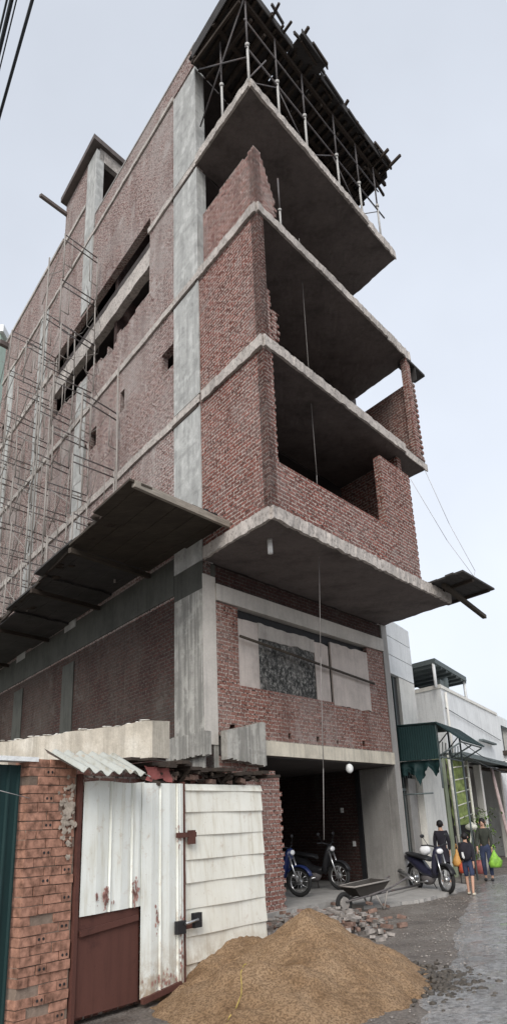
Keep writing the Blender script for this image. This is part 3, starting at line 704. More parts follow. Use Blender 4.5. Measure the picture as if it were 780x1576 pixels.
m=MB(); extr(m,H,seams([-.67,-.40,-.13,-.03],.03),.1,2.03,zf0=lambda s:.08+.02*math.sin(s*14)); m.build('white_sheet',M['white'],t)
m=MB(); extr(m,H,[(-1.47,-.01),(-1.1,0.0),(-.66,-.008)],.06,.9); m.build('lower_sheet',M['rust'],t)['label']='rusty brown lower door panel'
m=MB(); m.bar(H(-1.45,.012,.72),H(-.7,.016,.78),.02,.05); m.build('brace_rail',M['rust'],t)
m=MB(); m.box(H,-1.53,-1.485,-.05,.02,0,2.1); m.build('door_frame',M['rust'],t)
m=MB(); m.box(H,-.022,.0,-.03,.035,0.05,2.05); m.build('door_post',M['rust'],t)
m=MB()
for z in (1.5,.62): m.box(H,-.17,.16,.05,.062,z-.02,z+.03)
m.box(H,.03,.14,.04,.065,1.41,1.55); m.build('hinge',M['rust'],t)
m=MB(); m.box(H,-.2,-.07,.055,.1,.57,.69); m.box(H,.07,.19,.05,.1,.6,.74); m.build('lock_box',M['black'],t)
m=MB(); m.tube(H(-.1,.12,.66),H(.1,.12,.68),.014); m.build('bolt',M['chrome'],t)
m=MB()
for (s,z,a,b,n_) in ((-1.16,1.0,.05,.09,60),(-.76,1.01,.045,.1,60),(-1.27,1.0,.015,.05,14),(-.45,.72,.03,.12,20),(-.35,.2,.18,.08,40),(-.08,.4,.03,.3,40),(-.12,1.5,.03,.1,20)):
    for k in range(n_):
        cs=s+random.gauss(0,a*.5);cz=z+random.gauss(0,b*.5);ra=random.uniform(.003,.016)
        m.face([H(cs+ra*math.cos(q)*random.uniform(.5,1.1),.0455 if cs>-.62 else .034,cz+ra*1.8*math.sin(q)*random.uniform(.5,1.1)) for q in [k_*math.pi/4 for k_ in range(8)]])
m.build('rust_patch',M['stain'],t)
m=MB(); m.bar(H(-.66,.05,.06),H(-.1,.05,.12),.04,.05); m.build('bottom_rail',M['rust'],t)
# clapboard leaf
t=thing('sheet_metal_gate','cream white metal gate leaf of wide horizontal overlapping strips half buried in sand','gate',tuple(H(.75,0,0)))
m=MB()
zl=[2.03,1.965,1.74,1.50,1.257,1.03,.78,.52,.27,.1]
for k,(zt,zb) in enumerate(zip(zl,zl[1:])):
    tl=.014+.004*random.random()
    n=8
    for i in range(n):
        a=.03+1.47*i/n; c=.03+1.47*(i+1)/n
        w=lambda s:.008*math.sin(s*5+k*2)
        sk=lambda s:.02*(s-.03)/1.47*(1 if k>4 else 0)
        m.hexa([H(a,tl-.006+w(a)-.02,zb),H(c,tl-.026+w(c),zb),H(c,tl+w(c),zb-.004),H(a,tl+w(a),zb-.004),H(a,-.012,zt),H(c,-.012,zt),H(c,-.002,zt),H(a,-.002,zt)])
m.build('strip',M['cream_m'],t)
m=MB(); m.box(H,.02,.05,-.04,-.015,.2,2.04); m.box(H,1.47,1.5,-.04,-.015,.3,2.02); m.build('gate_frame',M['rustp'],t)
# shed wall, roof, ledge debris
t=thing('shed','low shed behind the white sheet door with a ragged dark roof edge','shed',tuple(H(-.5,-.8,0)))
m=MB(); m.box(H,-1.5,1.4,-.28,-.16,0,2.2); m.build('wall',M['brickF'],t)
m=MB()
for i in range(26):
    a=-1.0+i*.105; z=2.23+.03*math.sin(i*.9)+random.uniform(-.03,.02)-.004*i
    m.box(H,a,a+.13,-1.4,.06+random.uniform(-.05,.08),z,z+.025+random.random()*.02)
m.build('roof',M['formd'],t)
t0=thing('debris_ledge','rags, sticks and broken bricks piled under the shed roof above the white gate','debris',tuple(H(.4,-.05,2.1)))
m=MB()
for k in range(60):
    s=random.uniform(-.6,1.35); a=H(s,random.uniform(-.14,.0),2.05+random.uniform(0,.13)); d=Vector((random.uniform(-1,1),random.uniform(-1,1),random.uniform(-.5,.5))).normalized()*random.uniform(.03,.13)
    m.bar(a-d,a+d,random.uniform(.015,.05),random.uniform(.01,.04))
m.build('scrap',M['formd'],t0)
for k in range(9):
    m=MB(); s=random.uniform(-.5,1.3); a=H(s,random.uniform(-.1,.0),2.06+random.uniform(0,.05)); m.bar(a,a+dR*.1+Vector((0,0,random.uniform(-.02,.02))),.08,.05)
    m.build('brick_piece',M['rubc'],t0)
m=MB()
g=[[H(-.62+.4*i/8,.02+.03*math.sin(i*1.7+j),2.06+.15*j/4-.02*math.sin(i)) for i in range(9)] for j in range(5)]
for j in range(4):
    for i in range(8): m.face([g[j][i],g[j][i+1],g[j+1][i+1],g[j+1][i]],smooth=True)
tag(m.build('tarpaulin',M['redcloth']),'faded red cloth scrap tucked above the white sheet door','cloth')
# tin awning
t=MB(); nn=40
g=[]
for i in range(nn+1):
    s=-1.93+.98*i/nn; w=.022*math.cos(i/nn*2*math.pi*6.5+.4*math.sin(i*.2))
    g.append([H(s-.03,-.02+w*.2,2.30+w),H(s+.09,.32,2.10+w+.015*math.sin(i*.3))])
for a,b in zip(g,g[1:]):
    t.face([a[0],b[0],b[1],a[1]],smooth=True); dz=Vector((0,0,-.004)); t.face([a[1]+dz,b[1]+dz,b[0]+dz,a[0]+dz],smooth=True)
tag(t.build('tin_awning',M['tin']),'short corrugated tin awning tilted over the top of the brick pillar','awning')
# weathered lintel beam on the left
e58=az(-58.2); base=Vector((-1.41,10.4,0)); nb=Vector((e58.y,-e58.x,0))*-1
if nb.y<0: nb=-nb
def L(s,t_,z): return base+e58*s+nb*t_+Vector((0,0,z))
m=MB(); n=44
def lt(s): return 2.875+.03*noise.noise(Vector((s*2.5,0,0)))+.015*noise.noise(Vector((s*9,0,5)))-.012*s
for i in range(n):
    a=5.2*i/n;c=5.2*(i+1)/n
    ja=.02*noise.noise(Vector((a*3,4,0)));jc=.02*noise.noise(Vector((c*3,4,0)))
    m.hexa([L(a,ja,2.42),L(c,jc,2.42),L(c,.35,2.42),L(a,.35,2.42),L(a,ja,lt(a)),L(c,jc,lt(c)),L(c,.35,lt(c)+.02),L(a,.35,lt(a)+.02)])
t=thing('lintel_wall','weathered pale concrete beam resting on brickwork behind the green metal wall','beam',tuple(L(2,0,0)))
m.build('beam',M['lintel'],t)
m=MB(); m.box(L,.02,5.1,.03,.3,0,2.415); m.build('brickwork',M['brickI'],t)
m=MB()
for k in range(70):
    s=random.uniform(.05,2.9); m.ell(L(s,random.uniform(.02,.3),lt(s)+.02),random.uniform(.02,.07),random.uniform(.02,.05),random.uniform(.004,.010),6,4)
m.build('mortar_crust',M['ww'],t)
# green sheet wall
t=thing('green_metal_wall','dark green ribbed metal wall at the left edge beside the brick pillar','metal wall',tuple(H(-3,-.1,0)))
m=MB(); pr=[]
s=-5.2
while s<-2.12: 
    pr+=[(s,-.1),(s+.05,-.1),(s+.06,-.082),(s+.075,-.082),(s+.085,-.1)]; s+=.11
extr(m,H,pr,0,2.17); m.build('sheet',M['green'],t)
m=MB(); m.box(H,-5.2,-2.04,-.14,.02,2.195,2.235); m.build('top_trim',M['ww2'],t)
m=MB(); m.path([H(-2.9,.02,2.02),H(-2.6,.03,1.97),H(-2.12,.02,1.88)],.004,4); tag(m.build('thin_wire',M['rope']),'short pale wire stretched across the green metal wall','wire')
# ------------------------------------------------------------------ sand pile and rubble
def segd(x,y,a,b):
    px,py=x-a[0],y-a[1];dx,dy=b[0]-a[0],b[1]-a[1];q=max(0,min(1,(px*dx+py*dy)/(dx*dx+dy*dy)));return math.hypot(px-q*dx,py-q*dy)
def hs(x,y):
    d=math.hypot((x-.45)*1.0,(y-9.5)*.8); d=math.sqrt(d*d+.03)-.05; d2=segd(x,y,(-.25,10.2),(-.75,9.2)); d3=segd(x,y,(.2,8.3),(-.35,8.5))
    h=.745-.62*d
    h2=max(.43-.40*d2-.20*max(0,10.1-y),.36-.46*d3)
    k=.12; h=max(h,h2)+.03*math.exp(-abs(h-h2)/k)
    h+=.07*noise.noise(Vector((x*1.6,y*1.6,1)))+.045*noise.noise(Vector((x*4.2,y*4.2,2)))-.035*abs(noise.noise(Vector((x*3,y*7,8))))+.018*noise.noise(Vector((x*13,y*13,2)))+.007*noise.noise(Vector((x*45,y*45,2)))
    return h
m=MB(); x0,x1,y0,y1=-1.6,2.3,6.9,12.6; nx_,ny_=230,250
vi={}
gh=[[hs(x0+(x1-x0)*i/nx_,y0+(y1-y0)*j/ny_) for i in range(nx_+1)] for j in range(ny_+1)]
def sp(i,j): return Vector((x0+(x1-x0)*i/nx_,y0+(y1-y0)*j/ny_,max(-.02,gh[j][i])))
for j in range(ny_):
    for i in range(nx_):
        if max(gh[j][i],gh[j+1][i],gh[j][i+1],gh[j+1][i+1])>-.015: m.face([sp(i,j),sp(i+1,j),sp(i+1,j+1),sp(i,j+1)],smooth=True)
tag(m.build('sand_pile',M['sand']),'large heap of brown building sand dumped in front of the metal gate','sand pile')
m=MB(); pts=[]
for k in range(12):
    x=-.72-.024*k+.03*math.sin(k*1.3); y=8.75-.12*k; pts.append(Vector((x+.55,y,max(.01,hs(x+.55,y))+.008)))
m.path(pts,.004,4); tag(m.build('yellow_cord',M['yellow']),'thin yellow cord lying down the left flank of the sand pile','cord')
def chunk(mb,p,s,flat=.6):
    a=random.random()*6; d=Vector((math.cos(a),math.sin(a),random.uniform(-.3,.3)))*s; mb.bar(p-d/2,p+d/2,s*random.uniform(.4,.7),s*random.uniform(.3,.6)*flat+.01)
m=MB()
for k in range(520):
    x=random.gauss(.85,.4);y=random.gauss(14.3,.75)
    if (Vector((x,y,0))-P(2.0,0,0)).dot(Vector((dR.y,-dR.x,0)))<.1: continue
    z=max(0,.26-.2*math.hypot(x-.95,(y-14.2)*.6))*random.random(); chunk(m,Vector((x,y,z+.02)),random.uniform(.04,.16))
o=m.build('brick_rubble',M['rubg']); o['kind']='stuff'
m=MB()
for k in range(170):
    x=random.gauss(.95,.45);y=random.gauss(14.2,.75); 
    if (Vector((x,y,0))-P(2.0,0,0)).dot(Vector((dR.y,-dR.x,0)))<.1: continue
    chunk(m,Vector((x,y,random.random()*.12+.02)),random.uniform(.05,.17))
o=m.build('red_brick_rubble',M['rubc']); o['kind']='stuff'
m=MB()
for k in range(500):
    x=1.55+random.gauss(0,.24);y=9.4+random.gauss(0,.45); s=random.uniform(.015,.05); m.ell((x,y,.012+random.random()*max(0,.1-.3*math.hypot(x-1.5,(y-9.4)*.5))),s,s*.8,s*.6,5,3)
o=m.build('gravel_heap',M['gravd']); o['kind']='stuff'
m=MB()
for k in range(900):
    y=random.uniform(6.5,18); x=rimL(y)+random.gauss(-.1,.55); s=random.uniform(.006,.02)
    m.ell((x,y,.008),s,s*.8,s*.5,4,3)
o=m.build('gravel',M['rubg']); o['kind']='stuff'
# broken concrete apron
m=MB()
def ap(u,b,z): return P(u,b,z)
n,q=46,20
def rim(u): return -1.55+.9*((u-6.0)/2.6)**2*(1 if u<6 else .35)+.12*noise.noise(Vector((u*2.3,0,0)))+.05*noise.noise(Vector((u*9,0,3)))
def gp(i,j,k):
    u=3.9+4.9*i/n; r=rim(u); b=-.14+(r+.14)*j/q
    z=.11-.05*(j/q)+.012*noise.noise(Vector((u*3,b*3,0)))
    return P(u,b,z if k else -.01)
for i in range(n):
    for j in range(q): m.face([gp(i,j,1),gp(i+1,j,1),gp(i+1,j+1,1),gp(i,j+1,1)])
    m.face([gp(i,q,0),gp(i+1,q,0),gp(i+1,q,1),gp(i,q,1)])
for i in (0,n):
    for j in range(q): m.face([gp(i,j,0),gp(i,j+1,0),gp(i,j+1,1),gp(i,j,1)])
o=m.build('apron',M['grey']); o['kind']='structure'
# loose poles lying on apron
m=MB(); m.tube(P(3.4,-.9,.2),P(7.3,-.5,.16),.02); tag(m.build('bar',M['darksteel']),'dark steel bar lying over the concrete apron behind the wheelbarrow','bar')
# ------------------------------------------------------------------ wheelbarrow
wl=Vector((1.80,16.35,0)); wa=az(236); wb=Vector((-wa.y,wa.x,0))
def B_(x,y,z): return wl+(wa*x+wb*y+Vector((0,0,z)))*.86
t=thing('wheelbarrow','battered dark wheelbarrow with a pale rim standing beside the brick rubble','wheelbarrow',tuple(wl))
m=MB()
rb=[(-.26,-.2,.32),(.3,-.17,.3),(.3,.17,.3),(-.26,.2,.32)]; rt=[(-.45,-.33,.58),(.52,-.27,.50),(.52,.27,.50),(-.45,.33,.58)]
for k in range(4):
    a,b,c,d=rb[k],rb[(k+1)%4],rt[(k+1)%4],rt[k]; m.face([B_(*a),B_(*b),B_(*c),B_(*d)])
    ii=lambda p:(p[0]*.96,p[1]*.95,p[2]+.012)
    m.face([B_(*ii(d)),B_(*ii(c)),B_(*ii(b)),B_(*ii(a))])
m.face([B_(*p) for p in rb]); m.face([B_(p[0],p[1],p[2]+.012) for p in rb][::-1]); m.build('tray',M['rustyb'],t)
m=MB(); m.path([B_(*p) for p in rt+[rt[0]]],.016,6); m.build('tray_rim',M['steel'],t)
for sg in (-1,1):
    m=MB(); m.path([B_(.62,.07*sg,.22),B_(.1,.2*sg,.3),B_(-.5,.27*sg,.42),B_(-1.0,.3*sg,.6)],.018,6); m.build('handle',M['darksteel'],t)
    m=MB(); m.path([B_(-.1,.22*sg,.3),B_(-.28,.24*sg,.01),B_(-.42,.24*sg,.38)],.016,6); m.build('leg',M['steel'],t)
wh=MB(); wh.torus(B_(.62,0,.19),wb,.15,.04,16,6); w_=wh.build('wheel',M['rubber'],t)
m=MB(); m.tube(B_(.62,-.05,.19),B_(.62,.05,.19),.1,12); m.build('hub',M['steel'],w_)
# ------------------------------------------------------------------ motorbikes
def bike(loc,a,label,paint,fender,lens=True,cover=None):
    f=az(a); l=Vector((-f.y,f.x,0)); o=Vector(loc)
    def K(x,y,z): return o+f*x+l*y+Vector((0,0,z))
    Mx=Matrix((f,l,Vector((0,0,1)))).transposed()
    t=thing('motorbike',label,'motorbike',tuple(o),'parked motorbikes')
    for nm,x in (('front_wheel',.62),('rear_wheel',-.62)):
        m=MB(); m.torus(K(x,0,.29),l,.25,.042,24,7); w=m.build(nm,M['rubber'],t)
        m=MB(); m.torus(K(x,0,.29),l,.205,.014,22,5); m.build('rim',M['chrome'],w)
        m=MB(); m.tube(K(x,-.05,.29),K(x,.05,.29),.06,12); 
        for k in range(10):
            q=2*math.pi*k/10; m.tube(K(x,0.02*(-1)**k,.29),K(x+.2*math.cos(q),0,.29+.2*math.sin(q)),.006,4)
        m.build('spokes',M['chrome'],w)
        m=MB()  # fender arc
        n=9; a0,a1=(R(20),R(150)) if x>0 else (R(25),R(140))
        P0=[];
        for k in range(n+1):
            q=a0+(a1-a0)*k/n; rr=.325; c=K(x+rr*math.cos(q),0,.29+rr*math.sin(q)); e=(f*math.cos(q)+Vector((0,0,1))*math.sin(q))
            P0.append([c-l*.075-e*.04,c-l*.055,c,c+l*.055,c+l*.075-e*.04,c+l*.05-e*.012,c-e*.015,c-l*.05-e*.012])
        m.loft(P0); m.build('fender',fender,t)
    m=MB()
    for y in (-.085,.085): m.tube(K(.62,y,.29),K(.44,y,.8),.02,8)
    m.build('fork',M['chrome'],t)
    def body(secs,mat,nm):
        rg=[]
        for (x,z,w,h) in secs:
            rg.append([K(x,w*math.cos(2*math.pi*k/12)*(1 if math.sin(2*math.pi*k/12)>-.2 else .8),z+h*math.sin(2*math.pi*k/12)) for k in range(12)])
        mm=MB(); mm.loft(rg); return mm.build(nm,mat,t)
    body([(.50,.86,.02,.03),(.47,.84,.1,.1),(.40,.78,.14,.17),(.33,.6,.15,.22),(.26,.45,.13,.15),(.2,.4,.08,.06)],paint,'front_fairing')
    body([(.27,.42,.05,.05),(.1,.38,.11,.09),(-.1,.40,.13,.12),(-.3,.52,.15,.16),(-.55,.62,.14,.13),(-.82,.70,.10,.08),(-.95,.73,.04,.03)],paint,'body_panel')
    body([(.05,.66,.07,.03),(.0,.69,.12,.05),(-.3,.73,.15,.05),(-.6,.76,.14,.05),(-.82,.79,.1,.035),(-.88,.79,.03,.02)],M['seat'],'seat')
    body([(.12,.3,.05,.05),(.05,.28,.12,.11),(-.15,.27,.13,.12),(-.3,.28,.08,.08)],M['darksteel'],'engine')
    m=MB(); m.path([K(.05,-.12,.25),K(-.3,-.16,.2),K(-.45,-.18,.26)],.02,6); m.tube(K(-.4,-.18,.25),K(-.95,-.2,.42),.045,10,.055); m.build('exhaust',M['chrome'],t)
    m=MB(); m.path([K(.30,-.34,.98),K(.36,-.2,.98),K(.42,0,.93),K(.36,.2,.98),K(.30,.34,.98)],.016,6); m.build('handlebar',M['black'],t)
    m=MB()
    for y in (-1,1):
        m.tube(K(.36,.2*y,.98),K(.34,.3*y,1.14),.006,5); m.ell(K(.33,.31*y,1.17),.015,.06,.04,10,6,Mx)
    m.build('mirror',M['black'],t)
    if lens:
        m=MB(); m.ell(K(.49,0,.85),.035,.085,.055,12,8,Mx); m.build('headlight',M['bikew'],t)
    m=MB(); m.box(lambda x,y,z:K(x,y,z),-1.0,-.99,-.09,.09,.5,.64); m.build('number_plate',M['bikew'],t)
    m=MB(); m.ell(K(-.95,0,.72),.03,.07,.04,8,6,Mx); m.build('tail_light',M['red'],t)
    m=MB(); m.tube(K(-.05,.1,.2),K(-.12,.24,.012),.012,5); m.build('side_stand',M['darksteel'],t)
    if cover:
        m=MB(); m.ell(K(-.1,0,.86),.13,.12,.11,12,8); tag(m.build('helmet',cover),'white helmet resting on the seat of the motorbike by the grey column','helmet')
    return t
z0=.125
bike((.10,18.45,z0),120,'blue motorbike half hidden behind the brick pier, only its front wheel showing',M['blue'],M['blue'])
bike((1.10,19.95,z0),128,'black motorbike parked inside the dark ground-floor bay',M['black'],M['black'])
bike((3.58,19.25,.01),158,'dark navy motorbike parked outside at the foot of the grey concrete column',M['navy'],M['black'],cover=M['bikew'])
# ------------------------------------------------------------------ people
def skinmesh(name,verts,edges,radii,mat,parent=None,sub=2,root=0):
    me=bpy.data.meshes.new(name); me.from_pydata([tuple(v) for v in verts],edges,[]); o=bpy.data.objects.new(name,me); COL.objects.link(o)
    sk=o.modifiers.new('s','SKIN'); sk.use_smooth_shade=True
    for i,(d,r) in enumerate(zip(me.skin_vertices[0].data if me.skin_vertices else [],radii)): d.radius=r if hasattr(r,'__len__') else (r,r)
    return o,sk
def skin(name,verts,edges,radii,mat,parent):
    me=bpy.data.meshes.new(name+'_k'); me.from_pydata([tuple(v) for v in verts],edges,[]); o=bpy.data.objects.new(name+'_k',me); COL.objects.link(o)
    o.modifiers.new('s','SKIN')
    if not me.skin_vertices:
        bpy.context.view_layer.objects.active=o; bpy.ops.mesh.customdata_skin_add()
    sd=me.skin_vertices[0].data
    for d,r in zip(sd,radii): d.radius=(r,r) if not hasattr(r,'__len__') else r
    sd[0].use_root=True
    sb=o.modifiers.new('u','SUBSURF'); sb.levels=1; sb.render_levels=1
    dg=bpy.context.evaluated_depsgraph_get(); ev=o.evaluated_get(dg); nm=bpy.data.meshes.new_from_object(ev); nm.name=name
    bpy.data.objects.remove(o)
    for p in nm.polygons: p.use_smooth=True
    nm.materials.clear(); nm.materials.append(mat)
    r=bpy.data.objects.new(name,nm); COL.objects.link(r)
    if parent: r.parent=parent; r.matrix_parent_inverse=Matrix.Translation(-parent.location)
    return r
def person(loc,face,ht,label,top,bottom,stride=.12,armL=(.05,.0),armR=(.05,.0),shoe='shoe',coatlen=.0,hat=None,shorts=False,skull=0):
    """loc feet; face azimuth; armX=(forward swing, bend)"""
    k=ht/1.7; f=az(face); l=Vector((-f.y,f.x,0)); o=Vector(loc)
    def K(x,y,z): return o+(f*x+l*y+Vector((0,0,z)))*k
    t=thing('person',label,'person',tuple(o))
    V=[];E_=[];Rr=[]
    def add(p,r,c=None):
        V.append(K(*p));Rr.append(r*k if not hasattr(r,'__len__') else (r[0]*k,r[1]*k)); 
        if c is not None:E_.append((c,len(V)-1))
        return len(V)-1
    pel=add((0,0,.92),.125); bel=add((0,0,1.08),.115,pel); ch=add((.0,0,1.28),.14,bel); nk=add((0,0,1.43),.06,ch); hb=add((.01,0,1.52),.065,nk); hm=add((.015,0,1.60),.088,hb); ht_=add((.0,0,1.67),.06,hm)
    no=add((.105,0,1.565),.012,hm)
    hands=[]
    for sg,arm in ((1,armL),(-1,armR)):
        sh=add((0,.155*sg,1.38),.056,ch); ex=arm[0]*.5; el=add((ex,.2*sg,1.12),.042,sh); w=(ex+arm[0]*.8+arm[1]*.2,.195*sg,.88+arm[1]*.25); wr=add(w,.03,el); hd=add((w[0]+.02,w[1],w[2]-.07),(.03,.018),wr); hands.append(K(w[0]+.02,w[1],w[2]-.16))
        for q in range(4): 
            kx=add((w[0]+.0+.018*q-.01,w[1]+.004*sg,w[2]-.12),.009,hd); add((w[0]+.004+.018*q-.01,w[1]-.012*sg,w[2]-.165+abs(q-1.5)*.008),.008,kx)
        th=add((w[0]+.05,w[1]-.01*sg,w[2]-.08),.009,hd); add((w[0]+.062,w[1]-.015*sg,w[2]-.115),.008,th)
        st=stride*sg
        hp=add((0,.09*sg,.85),.088,pel); kn=add((st*.5+.03,.1*sg,.48),.058,hp); an=add((st-.03,.1*sg,.09),.036,kn); he=add((st-.04,.1*sg,.04),.035,an); add((st+.14,.11*sg,.025),.03,he)
    skin('body',V,E_,Rr,M['skin'],t)
    # clothes
    V=[];E_=[];Rr=[]
    pel=add((0,0,.86-coatlen*.4),.15); ch0=add((0,0,1.08),.135,pel); ch=add((0,0,1.28),.158,ch0); add((0,0,1.42),.075,ch)
    if coatlen: add((0,0,.90-coatlen),.16,pel)
    for sg,arm in ((1,armL),(-1,armR)):
        sh=add((0,.155*sg,1.385),.072,ch); ex=arm[0]*.5; el=add((ex,.2*sg,1.12),.058,sh); add((ex+arm[0]*.75+arm[1]*.19,.196*sg,.90+arm[1]*.25),.045,el)
    skin('jacket',V,E_,Rr,M[top],t)
    V=[];E_=[];Rr=[]
    pel=add((0,0,.98),.135); top_=add((0,0,1.05),.125,pel)
    for sg in (1,-1):
        st=stride*sg; hp=add((0,.09*sg,.84),.104,pel); kn=add((st*.5+.03,.1*sg,.48),.075,hp)
        if not shorts: add((st-.03,.1*sg,.12),.055,kn)
    skin('trousers',V,E_,Rr,M[bottom],t)
    V=[];E_=[];Rr=[]
    for sg in (1,-1):
        st=stride*sg; m=MB(); m.ell(K(st+.04,.105*sg,.035),.14*k,.052*k,.045*k,10,6,Matrix((f,l,Vector((0,0,1)))).transposed()); m.build('shoe',M[shoe],t)
    m=MB(); Mx=Matrix((f,l,Vector((0,0,1)))).transposed(); m.ell(K(-.022,0,1.625),.103*k,.098*k,.105*k,12,8,Mx); m.build('hair',M['hair'],t)
    m=MB()
    for sg in (1,-1):
        m.ell(K(.093,.035*sg,1.60),.009*k,.012*k,.008*k,6,4,Mx)
    m.build('eye',M['dark'],t)
    m=MB()
    for sg in (1,-1): m.ell(K(.0,.095*sg,1.585),.02*k,.012*k,.032*k,6,4,Mx)
    m.build('ear',M['skin'],t)
    m=MB(); m.ell(K(.095,0,1.52),.008*k,.025*k,.007*k,6,4,Mx); m.build('mouth',M['redcloth'],t)
    return t,hands,K,Mx,k
person((4.36,21.4,0),10,1.46,'person in a long black coat standing behind the navy motorbike, seen from behind','coat','coat',.02,coatlen=.3,shoe='black')
pb,hb,K,Mx,k=person((4.25,18.42,.01),25,1.2,'child in blue shorts walking away with a pale and dark backpack','coat','jean',.16,armL=(.15,.1),armR=(-.1,0),shorts=True)
t=thing('backpack','dark backpack with a pale panel worn by the walking child','backpack',tuple(K(-.2,0,1.1)))
m=MB(); m.ell(K(-.17,0,1.2),.10,.145,.19,12,8,Mx); m.build('bag_body',M['coat'],t)
m=MB(); m.ell(K(-.235,.03,1.17),.05,.07,.13,12,8,Mx); m.build('front_pocket',M['bikew'],t)
pa,ha,K,Mx,k=person((5.55,21.9,.01),200,1.46,'adult in dark clothes and blue trousers holding a bright green bag at the roadside','cloth2','jean',.08,armL=(.1,.0),armR=(.25,.1),shoe='black')
def bag(c,sx,sy,sz,mat,label,seed):
    m=MB(); rg=[]
    for j in range(9):
        tt=j/8; w=(.62+.45*math.sin(math.pi*min(1,tt*1.3+.1)))*(1-.82*tt**2.2); 
        rg.append([Vector(c)+Vector((sx*w*(1+.45*noise.noise(Vector((k_*1.1,j*.8,seed))))*math.cos(2*math.pi*k_/14),sy*w*math.sin(2*math.pi*k_/14)*(1+.45*noise.noise(Vector((k_*1.3,j,seed)))),-sz+2*sz*tt)) for k_ in range(14)])
    m.loft(rg); 
    for s_ in (-1,1): m.path([Vector(c)+Vector((sx*.3*s_,0,sz)),Vector(c)+Vector((sx*.15*s_,0,sz+.08)),Vector(c)+Vector((0,0,sz+.12))],.008,4)
    tag(m.build('plastic_bag',M[mat]),label,'bag')
c=ha[0] if ha[0].x>ha[1].x else ha[1]
bag(c+Vector((.02,-.1,-.10)),.17,.12,.2,'bagg','bright green plastic bag held by the adult at the roadside',1)
bag((4.78,21.2,.42),.12,.1,.17,'red','red plastic bag hanging in front of the pale shop column',5)
bag((4.68,21.3,.60),.12,.1,.2,'orange','orange plastic bag hanging just above the red bag by the shop column',9)
m=MB(); m.tube((4.72,21.35,0.0),(4.72,21.35,1.1),.015); tag(m.build('post',M['darksteel']),'thin dark post carrying the red and orange bags','post')
# ------------------------------------------------------------------ neighbouring houses (street frame s along, w out)
t=thing('neighbour_house','narrow white house with a boxy upper storey squeezed right behind the brick building','house',tuple(S(1.2,-2,0)))
m=MB(); m.box(S,.12,2.3,-6,-.35,0,6.3); m.build('wall',M['ww'],t)
m=MB(); 
for k in range(3): m.box(S,.1,2.25,-.34,.0,5.05+.5*k,5.05+.5*k+.48)
m.build('balcony_wall',M['ww2'],t)
m=MB(); m.box(S,.85,2.3,-.34,-.02,3.1,5.04); m.build('wall_panel',M['ww'],t)
m=MB(); m.box(S,.16,.84,-.16,-.13,3.1,5.04); w=m.build('window',M['glass'],t)
m=MB(); m.box(S,.46,.5,-.125,-.09,3.1,5.03); m.build('frame',M['slate'],w)
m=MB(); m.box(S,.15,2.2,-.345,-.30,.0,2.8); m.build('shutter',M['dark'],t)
m=MB()
for k in range(9): m.box(S,.3+.2*k,.34+.2*k,-.25,-.2,.4,2.6)
m.box(S,.2,2.1,-.26,-.2,2.2,2.26); m.build('grille',M['slate'],t)
m=MB(); m.box(S,.9,1.6,-.28,-.1,0,2.5); m.build('side_pillar',M['grey'],t)
# green canopy
t=thing('green_canopy','dark green sheet metal canopy over the doorway beside the brick building','canopy',tuple(S(1.5,.4,2.9)))
m=MB()
pr=[]
a=-.28
while a<.95: pr+=[(a,0),(a+.03,0),(a+.04,.012),(a+.05,.012)]; a+=.06
def Fc(s_,t_,z): return S(.3-t_,s_,z)
extr(m,Fc,pr,2.88,3.7); m.build('side_sheet',M['green'],t)
m=MB(); n=26
for i in range(n):
    a=.22+2.6*i/n;c=.22+2.6*(i+1)/n; o1=.02*(i%2)
    m.hexa([S(a,-.3,3.74+o1),S(c,-.3,3.74+o1),S(c,.97,3.72+o1),S(a,.97,3.72+o1),S(a,-.3,3.76+o1),S(c,-.3,3.76+o1),S(c,.97,3.74+o1),S(a,.97,3.74+o1)])
    m.hexa([S(a,.97,3.72+o1),S(c,.97,3.72+o1),S(c,1.58,3.24+o1),S(a,1.58,3.24+o1),S(a,.97,3.74+o1),S(c,.97,3.74+o1),S(c,1.58,3.26+o1),S(a,1.58,3.26+o1)])
m.build('roof_sheet',M['green'],t)
m=MB()
for s_ in (.32,1.5,2.75):
    m.tube(S(s_,.95,0 if s_>.4 else 2.2),S(s_,.95,3.7),.025); m.tube(S(s_,.95,2.95),S(s_,1.5,3.22),.02); m.tube(S(s_,.3,2.95),S(s_,.95,3.6),.016)
m.tube(S(.3,.95,2.93),S(2.8,.95,2.93),.022); m.tube(S(.3,1.5,3.24),S(2.8,1.5,3.24),.02); m.tube(S(.3,-.2,2.1),S(.3,.7,2.1),.02)
for k in range(8): m.tube(S(.3+.33*k,.95,2.93),S(.3+.33*(k+.5),.95,3.3),.012)
m.build('frame',M['slate'],t)
m=MB(); ni,nj=26,8
def nq(i,j):
    a=-.25+1.15*i/ni; d=j/nj
    return S(.42+.1*math.sin(i*.9)*d,a,2.87-(.34+.35*noise.noise(Vector((a*4,2,0)))+.2*noise.noise(Vector((a*15,4,0))))*d)+Vector((.04*noise.noise(Vector((i*.8,j*.9,1))),.05*noise.noise(Vector((i*.8,j*.9,5))),0))
for i in range(ni):
    for j in range(nj): m.face([nq(i,j),nq(i+1,j),nq(i+1,j+1),nq(i,j+1)],smooth=True)
tag(m.build('shade_netting',M['green']),'ragged dark green netting drooping under the green canopy sheet','netting')
